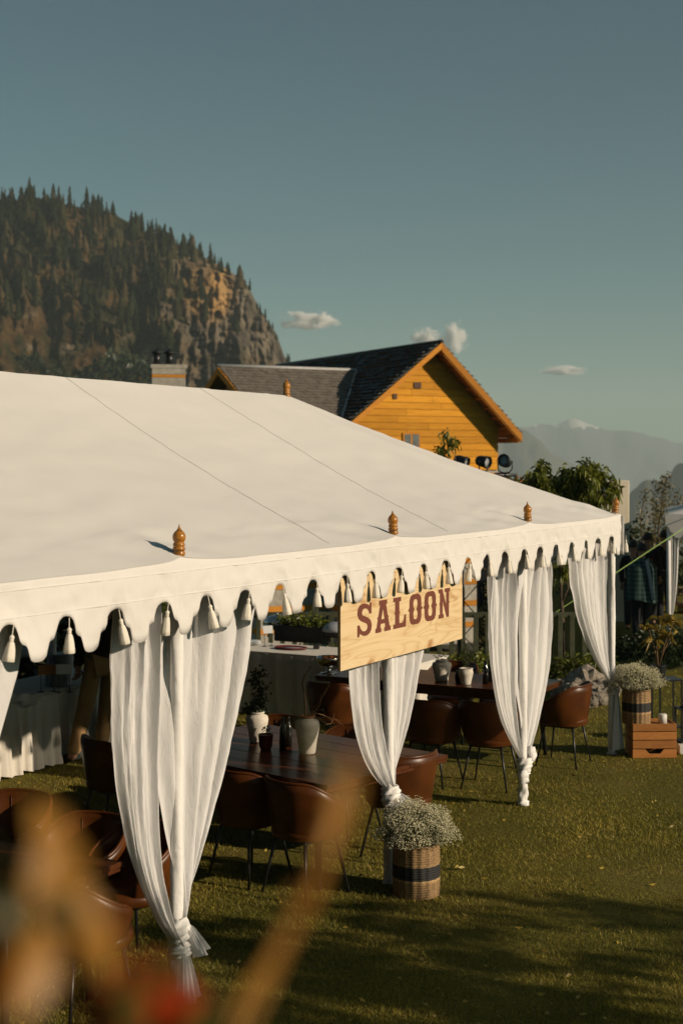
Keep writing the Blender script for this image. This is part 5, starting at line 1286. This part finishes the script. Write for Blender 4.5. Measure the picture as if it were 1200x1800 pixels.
def person(base, rz, lab, top='black_cloth', legs='khaki', H=1.70, pose=None, hair=True):
    """standing figure facing local -y... +y is behind; pose overrides joint positions"""
    root = empty('person', base, rz, label=lab, cat='person')
    J = dict(pel=(0,0,.94), chest=(0,0,1.25), neck=(0,0,1.44), head=(0,-.01,1.57), crown=(0,0,1.66),
      shl=(-.17,0,1.38), ell=(-.22,.02,1.12), wrl=(-.21,-.08,.90), hal=(-.21,-.10,.82), shr=(.17,0,1.38), elr=(.22,.02,1.12), wrr=(.21,-.08,.90), har=(.21,-.10,.82),
      hil=(-.09,0,.90), knl=(-.10,-.02,.50), anl=(-.10,.02,.08), tol=(-.11,-.14,.03), hir=(.09,0,.90), knr=(.10,-.02,.50), anr=(.10,.02,.08), tor=(.11,-.14,.03))
    J.update(pose or {}); s = H/1.70; J = {k: Vector(v)*s for k, v in J.items()}
    names = list(J); idx = {n: i for i, n in enumerate(names)}
    rad = dict(pel=(.13,.10), chest=(.14,.10), neck=.055, head=(.075,.09), crown=.06, shl=.055, ell=.042, wrl=.03, hal=.028, shr=.055, elr=.042, wrr=.03, har=.028, hil=.082, knl=.058, anl=.042, tol=.03, hir=.082, knr=.058, anr=.042, tor=.03)
    E = [('pel','chest'),('chest','neck'),('neck','head'),('head','crown'),('chest','shl'),('shl','ell'),('ell','wrl'),('wrl','hal'),('chest','shr'),('shr','elr'),('elr','wrr'),('wrr','har'),('pel','hil'),('hil','knl'),('knl','anl'),('anl','tol'),('pel','hir'),('hir','knr'),('knr','anr'),('anr','tor')]
    def sub(keys, infl, mat, name, root_k, over=None):
        k = [n for n in keys]; ed = [(k.index(a), k.index(b)) for a, b in E if a in k and b in k]
        rr = [(over or {}).get(n, rad[n]) for n in k]; rr = [tuple((x+infl)*s for x in r) if isinstance(r, tuple) else (r+infl)*s for r in rr]
        return skin_mesh(name, [J[n] for n in k], ed, rr, mat, root, 2, k.index(root_k))
    sub(names, 0, 'skin', 'body', 'pel')
    sub(['pel','chest','neck','shl','ell','wrl','shr','elr','wrr'], .014, top, 'top', 'pel', {'neck': .05, 'pel': (.15,.12)})
    sub(['pel','hil','knl','anl','hir','knr','anr'], .016, legs, 'trousers', 'pel', {'pel': (.125,.10), 'anl': .052, 'anr': .052, 'knl': .066, 'knr': .066})
    for a, t_ in (('anl','tol'), ('anr','tor')):
        sub([a, t_], .012, 'shoe', 'shoe', a)
    hd = J['head']
    if hair:
        bm = bmesh.new(); bmesh.ops.create_icosphere(bm, subdivisions=3, radius=1)
        bmesh.ops.delete(bm, geom=[v for v in bm.verts if v.co.z < -.35 or (v.co.y < -.35 and v.co.z < .35)], context='VERTS')
        for v in bm.verts: v.co = Vector((v.co.x*.092, v.co.y*.108+.008, v.co.z*.112+.03))*s*(1+.05*fbm(v.co*3, 3))+hd
        bmobj('hair', bm, 'hair', root, True)
    # facial features
    for sx in (-1, 1):
        V, Fc = lathe_data([(0,-.011),(.009,-.006),(.011,0),(.009,.006),(0,.011)], 8); o = meshobj('eye', V, Fc, 'shoe', root, True); o.location = hd+Vector((sx*.032, -.088, .012))*s; o.scale = (1, .5, .6)
        V, Fc = lathe_data([(0,-.03),(.012,-.015),(.014,.01),(0,.03)], 8); o = meshobj('ear', V, Fc, 'skin', root, True); o.location = hd+Vector((sx*.082, .01, 0))*s; o.scale = (.6, 1, 1)
    V, Fc = lathe_data([(.014,-.022),(.011,-.005),(.005,.022),(0,.026)], 8); o = meshobj('nose', V, Fc, 'skin', root, True); o.location = hd+Vector((0, -.094, -.012))*s
    V, Fc = lathe_data([(0,-.006),(.02,-.003),(.02,.003),(0,.006)], 10); o = meshobj('mouth', V, Fc, 'leather', root, True); o.location = hd+Vector((0, -.088, -.048))*s; o.scale = (1, .35, 1)
    for wk, hk, sx in (('wrl','hal',-1), ('wrr','har',1)):
        d = (J[hk]-J[wk]).normalized(); sd_ = Vector((d.y, -d.x, 0)); sd_ = sd_.normalized() if sd_.length > .1 else Vector((0,1,0))
        pr = []
        for q, L_ in enumerate((.062, .072, .068, .052)):
            o_ = J[hk]+sd_*(.012*(q-1.5)*1.3); pr.append(tube_data([o_, o_+d*L_*.5, o_+d*L_*.8+Vector((-sx*.012, -.006, 0)), o_+d*L_*.95+Vector((-sx*.026, -.014, 0))], [.009,.0085,.008,.006], 6))
        o_ = J[wk].lerp(J[hk], .5); pr.append(tube_data([o_+sd_*.015, o_+sd_*.04+d*.03, o_+sd_*.045+d*.055], [.011,.0095,.007], 6))
        V, Fc = merge(pr); meshobj('fingers', V, Fc, 'skin', root, True)
    return root
pk = G(165, 1338); 
person((-2.24, 13.45, 0), R(205), 'person in black top and khaki trousers standing at the left buffet', 'black_cloth', 'khaki', 1.72,
   dict(hil=(.10,0,.92), knl=(.19,.02,.50), anl=(.31,.04,.085), tol=(.34,-.12,.03), hir=(-.08,-.02,.92), knr=(-.07,-.16,.52), anr=(-.04,-.26,.085), tor=(-.05,-.42,.03), shl=(.17,0,1.38), ell=(.235,.0,1.12), wrl=(.23,-.06,.90), hal=(.23,-.08,.83), shr=(-.17,0,1.38), elr=(-.24,-.06,1.14), wrr=(-.22,-.22,1.0), har=(-.21,-.29,.97)))
def plaid():
    m, t, b = newmat('plaid'); c = coords(t, (1,1,1)); sp = nd(t, 'ShaderNodeSeparateXYZ'); t.links.new(c, sp.inputs[0])
    def stripe(o, s):
        a = nd(t, 'ShaderNodeMath', operation='MULTIPLY'); a.inputs[1].default_value = s; t.links.new(o, a.inputs[0]); f = nd(t, 'ShaderNodeMath', operation='FRACT'); t.links.new(a.outputs[0], f.inputs[0])
        g_ = nd(t, 'ShaderNodeMath', operation='LESS_THAN'); g_.inputs[1].default_value = .3; t.links.new(f.outputs[0], g_.inputs[0]); return g_.outputs[0]
    ad = nd(t, 'ShaderNodeMath', operation='ADD'); t.links.new(stripe(sp.outputs['X'], 14), ad.inputs[0]); t.links.new(stripe(sp.outputs['Z'], 14), ad.inputs[1])
    hf_ = nd(t, 'ShaderNodeMath', operation='MULTIPLY'); hf_.inputs[1].default_value = .5; t.links.new(ad.outputs[0], hf_.inputs[0])
    t.links.new(ramp(t, hf_.outputs[0], [(0, (.016,.034,.030)), (.5, (.035,.085,.075)), (1, (.09,.15,.13))]), b.inputs['Base Color']); b.inputs['Roughness'].default_value = .9
plaid()
pA = G(1127, 1128); p1 = person(pA, R(185), 'person seen from behind wrapped in a dark green plaid shawl', 'black_cloth', 'black_cloth', 1.56, dict(ell=(-.20,-.06,1.14), elr=(.20,-.06,1.14), wrl=(-.1,-.2,1.08), wrr=(.1,-.2,1.08), hal=(-.04,-.22,1.08), har=(.04,-.22,1.08)))
V = []; n, m = 44, 18
for j in range(m):
    f = j/(m-1); z = 1.33-.68*f
    for i in range(n):
        a = 2*math.pi*i/n; rx = .13+.10*sm(0, .25, f)+.02*f; ry = .11+.06*sm(0, .3, f)+.03*f; k_ = 1+.05*math.sin(a*7+f*2)*f
        V.append((rx*k_*math.cos(a), ry*k_*math.sin(a), z+.03*math.sin(a*2)*f))
meshobj('shawl', V, grid_faces(n, m, True), 'plaid', p1, True)
V = [];
for j in range(14):
    f = j/13
    for s_ in (-1, 1): V.append((-.02-.10*f+s_*.028, (.19+.035*math.sin(f*2)), 1.30-.62*f))
meshobj('scarf', V, [(2*j, 2*j+1, 2*j+3, 2*j+2) for j in range(13)], 'grey_cloth', p1, True).modifiers.new('cloth', 'SOLIDIFY').thickness = .01
pB = G(1137, 1100); person(pB, R(160), 'person in dark clothes standing beyond the plaid shawl', 'black_cloth', 'black_cloth', 1.62)
fl = W(1141, 985, pB.y-.25); lathe('red_flower', [(0,-.03),(.03,-.02),(.05,.01),(.03,.03),(0,.02)], 'red_petal', None, 10, fl, label='small bright red flower held beside the plaid shawl', cat='flower')
pC = G(1167, 1098); person(pC, R(200), 'person in black beside the far tent curtain', 'black_cloth', 'black_cloth', 1.66)
pD = G(1112, 1108); person(pD, R(170), 'short-haired person in dark coat left of the plaid shawl', 'black_cloth', 'black_cloth', 1.52)
# bench of slats and earth path on the far lawn
bn = empty('slatted_bench', G(1156, 1078), R(4), label='low dark slatted bench on the far lawn before the tent', cat='bench')
for q in range(13): box('slat', (-.45+q*.07, -.2, .17), (-.41+q*.07, .2, .2), 'table_wood', bn)
for x in (-.45, .42): box('leg', (x, -.18, 0), (x+.05, .18, .168), 'table_wood', bn)
pth = [G(1120, 1046), G(1300, 1046), G(1300, 1034), G(1120, 1034)]
meshobj('path', [p+Vector((0,0,.02)) for p in pth], [(0,1,2,3)], 'path_earth', None, kind='structure', label='strip of bare earth path across the far lawn')

# ------------------------------------------------------------------ flowering shrub right in front of the lens
fs = empty('flowering_bush', (-.05, .75, 0), label='blurred amber-leaved bush with red flowers close to the lens', cat='shrub')
def FW(x, y, Z): return W(x, y, Z)-Vector(fs.location)
bm = bmesh.new(); bmesh.ops.create_grid(bm, x_segments=6, y_segments=10, size=.5)
for v in bm.verts:
    y = v.co.y+.5; wv = math.sin(math.pi*y**.8)**.9; v.co = Vector((v.co.x*wv, y, .10*math.sin(math.pi*y)+.35*abs(v.co.x)*wv*.5-.12*y*y))
lm = {}
for mm in ('leaf_amber', 'leaf_olive', 'leaf_green'):
    me = bpy.data.meshes.new('leaf_shape'); bm.to_mesh(me); me.materials.append(MATS[mm]); me.polygons.foreach_set('use_smooth', np.ones(len(me.polygons), dtype=bool))
    at = me.attributes.new('rnd', 'FLOAT', 'POINT'); at.data.foreach_set('value', np.full(len(me.vertices), .5, dtype=np.float32)); lm[mm] = me
bm.free()
gg = np.random.default_rng(14)
def fleaf(x, y, x2, y2, Z, wpx, mat):
    Z *= .66; wpx *= (.62 if x > 340 else .8); a = FW(x, y, Z); b_ = FW(x2, y2, Z+gg.normal(0, .02)); d = b_-a; L_ = d.length; yv = d.normalized(); zv = (Vector((.55, -.7, .45))+Vector(gg.normal(0, .15, 3))); zv = (zv-yv*zv.dot(yv)).normalized(); xv = yv.cross(zv)
    M = Matrix((xv, yv, zv)).transposed().to_4x4(); o = inst('leaf', lm[mat], fs, a, M.to_euler(), (wpx*Z/F, L_, L_*.6)); return o
def fstem(pts, Z, r0, r1, mat='twig'):
    Z *= .66; r0 *= .42; r1 *= .42; P_ = [FW(x, y, Z) for x, y in pts]; P_ = [Vector((P_[0].x*.6, .0, -fs.location.z))]+P_; tube('stem', P_, list(np.linspace(r0, r1, len(P_))), mat, fs, 8)
vmat('stem_amber', (.40, .21, .05), .3, 30, .6)
fstem([(400, 1860), (470, 1720), (520, 1610), (560, 1510), (585, 1440)], .78, .007, .005, 'stem_amber')
fleaf(575, 1470, 625, 1320, .78, 74, 'leaf_amber'); fleaf(560, 1520, 648, 1335, .80, 44, 'leaf_amber'); fleaf(430, 1760, 545, 1560, .76, 46, 'leaf_amber'); fleaf(505, 1640, 590, 1460, .77, 42, 'leaf_amber'); fleaf(528, 1620, 512, 1555, .80, 40, 'leaf_amber'); fleaf(390, 1840, 470, 1690, .78, 60, 'leaf_amber'); fleaf(590, 1390, 520, 1260, .9, 40, 'leaf_olive')
fstem([(180, 1860), (175, 1740), (165, 1640), (120, 1560), (85, 1470)], .72, .006, .004, 'stem_amber')
fleaf(100, 1520, 62, 1395, .72, 80, 'leaf_amber'); fleaf(125, 1590, 88, 1440, .70, 90, 'leaf_amber'); fleaf(165, 1680, 120, 1520, .74, 85, 'leaf_amber'); fleaf(190, 1720, 150, 1580, .70, 70, 'leaf_amber'); fleaf(150, 1700, 20, 1620, .70, 80, 'leaf_amber'); fleaf(110, 1740, 20, 1650, .72, 90, 'leaf_amber'); fleaf(60, 1700, -40, 1600, .7, 70, 'leaf_amber')
fleaf(30, 1640, -20, 1470, .68, 90, 'leaf_olive'); fleaf(10, 1720, -30, 1520, .72, 90, 'leaf_olive'); fleaf(230, 1800, 330, 1660, .74, 60, 'leaf_olive'); fleaf(180, 1840, 250, 1700, .72, 80, 'leaf_olive'); fleaf(330, 1850, 380, 1740, .74, 70, 'leaf_olive')
fleaf(60, 1600, 110, 1420, .66, 90, 'leaf_amber'); fleaf(20, 1800, 90, 1600, .66, 110, 'leaf_amber'); fleaf(140, 1640, 40, 1500, .7, 70, 'leaf_olive'); fleaf(260, 1830, 160, 1700, .7, 80, 'leaf_olive')
fstem([(250, 1880), (255, 1800), (262, 1760)], .74, .004, .003); fstem([(330, 1890), (325, 1820)], .76, .004, .003)
for (cx, cy, Z, s_) in ((235, 1755, .74, 1.0), (282, 1772, .74, .9), (322, 1790, .76, .8), (200, 1790, .72, .8), (262, 1715, .78, .55), (-6, 1722, .7, .6)):
    fl_ = []; 
    for q in range(7):
        a = q*.9; c = FW(cx, cy, Z*.66); rr = .007*s_; V, Fc = lathe_data([(0,-.006),(.007,-.003),(.009,.002),(.005,.006),(0,.006)], 9)
        fl_.append(([Vector(v)*.78*s_+c+Vector((rr*math.cos(a), rr*.5*math.sin(a*1.7), rr*math.sin(a))) for v in V], Fc))
    V, Fc = merge(fl_); meshobj('flower', V, Fc, 'red_petal', fs, True)

# ------------------------------------------------------------------ garden trees outside the frame, whose shade falls on the lawn
def shade_tree(x, y, h, r, seed, lab, dens=1.0, mat='leaf_green'):
    b = Vector((x, y, 0)); c = h-r*.75
    gg = np.random.default_rng(seed); lob = []
    for q in range(7):
        a = gg.uniform(0, 6.28); lob.append((Vector((x+r*.62*math.cos(a), y+r*.62*math.sin(a), c+gg.uniform(-.35, .35)*r)), (r*.55, r*.55, r*.42), .9*dens))
    tree('garden_tree', b, [b, b+Vector((.05,0,h*.35)), b+Vector((0,.1,h*.6))], lob, mat, lab, seed, .16, .075, 900, .3, .09, 'garden trees shading the front lawn', .2, 14)
shade_tree(7.5, 4.1, 4.2, 1.5, 51, 'leafy garden tree right of the view whose shade dapples the lawn', .34)
shade_tree(8.7, 2.5, 4.9, 1.9, 52, 'broad garden tree right of the camera shading the lower lawn', .36)
shade_tree(10.6, 4.4, 4.2, 1.6, 53, 'farther garden tree right of the view shading the lawn edge', .34)

# weeds with tiny white flowers at the lower left border
for (px, py, lab) in ((58, 1745, 'clump of tiny white wildflowers in the grass at lower left'),):
    wb = G(px, py); wd_ = empty('wildflowers', wb, label=lab, cat='flowers'); gg = np.random.default_rng(6); n = 260
    C = np.stack([gg.normal(0, .10, n), gg.normal(0, .10, n), gg.uniform(.05, .14, n)], 1)
    leaves('blossoms', C, gg.normal(size=(n,3))+[0,0,1], .014, .012, 'gypsophila', wd_, 0, gg, kind='stuff')
    C = np.stack([gg.normal(0, .12, 500), gg.normal(0, .12, 500), np.full(500, .0)], 1); leaves('foliage', C, gg.normal(0, .4, (500,3))+[0,0,1], gg.uniform(.06, .14, 500), .012, 'leaf_green', wd_, .1, gg, kind='stuff')
# ------------------------------------------------------------------ unseen building and left hedge, added only to screen the low sky
wood('blocker_wood', (.05, .025, .012), (.09, .045, .02), (.13, .065, .03), (1, 8, 8), .7, 2)
sky_blocker = empty('sky_blocker', (-7.5, -3.2, 0), R(4), label='unseen dark timber building added behind the camera to block sky light', cat='house')  # added building, darkens the sky fill on the chair backs
for q in range(30): box('plank', (-10, -.03-.01*(q % 2), q*.26+.004), (9, .03, q*.26+.254), 'blocker_wood', sky_blocker)
box('wall', (-10, .032, 0), (9, -.0+.05, 7.8), 'blocker_wood', sky_blocker).location = (0, -6.5, 0)
for x in (-10.05, 8.95): box('side_wall', (x, -6.4, 0), (x+.1, -.05, 7.8), 'blocker_wood', sky_blocker)
for x in (-7.5, -3.5, .5, 4.5):
    for z0 in (1.0, 4.4):
        w_ = box('window', (x, .034, z0), (x+1.4, .07, z0+1.5), 'pine_trim', sky_blocker); box('pane', (x+.08, .071, z0+.08), (x+.66, .075, z0+1.42), 'bottle_glass', w_); box('pane', (x+.74, .071, z0+.08), (x+1.32, .075, z0+1.42), 'bottle_glass', w_)
meshobj('roof', [(-10.8, 1.0, 7.6), (9.8, 1.0, 7.6), (9.8, -3.2, 10.4), (-10.8, -3.2, 10.4), (-10.8, -7.4, 7.6), (9.8, -7.4, 7.6)], [(0,1,2,3), (3,2,5,4)], 'slate_dark', sky_blocker).modifiers.new('slab', 'SOLIDIFY').thickness = .15
for q, (x, y, h) in enumerate(((-8.2, -.5, 5.5), (-8.6, 2.6, 6.0), (-8.3, 5.6, 5.4), (-8.8, 8.6, 6.2), (-8.4, 11.6, 5.6))):  # added row of unseen bushes, cuts sky light from the left
    hedge('garden_shrub', (x, y, 0), (1.7, 1.5, h), 4200, 'unseen tall dark bush added left of the tent to block sky light', 'leaf_dark', 70+q, .20, .13, 'unseen bushes added to block sky light')
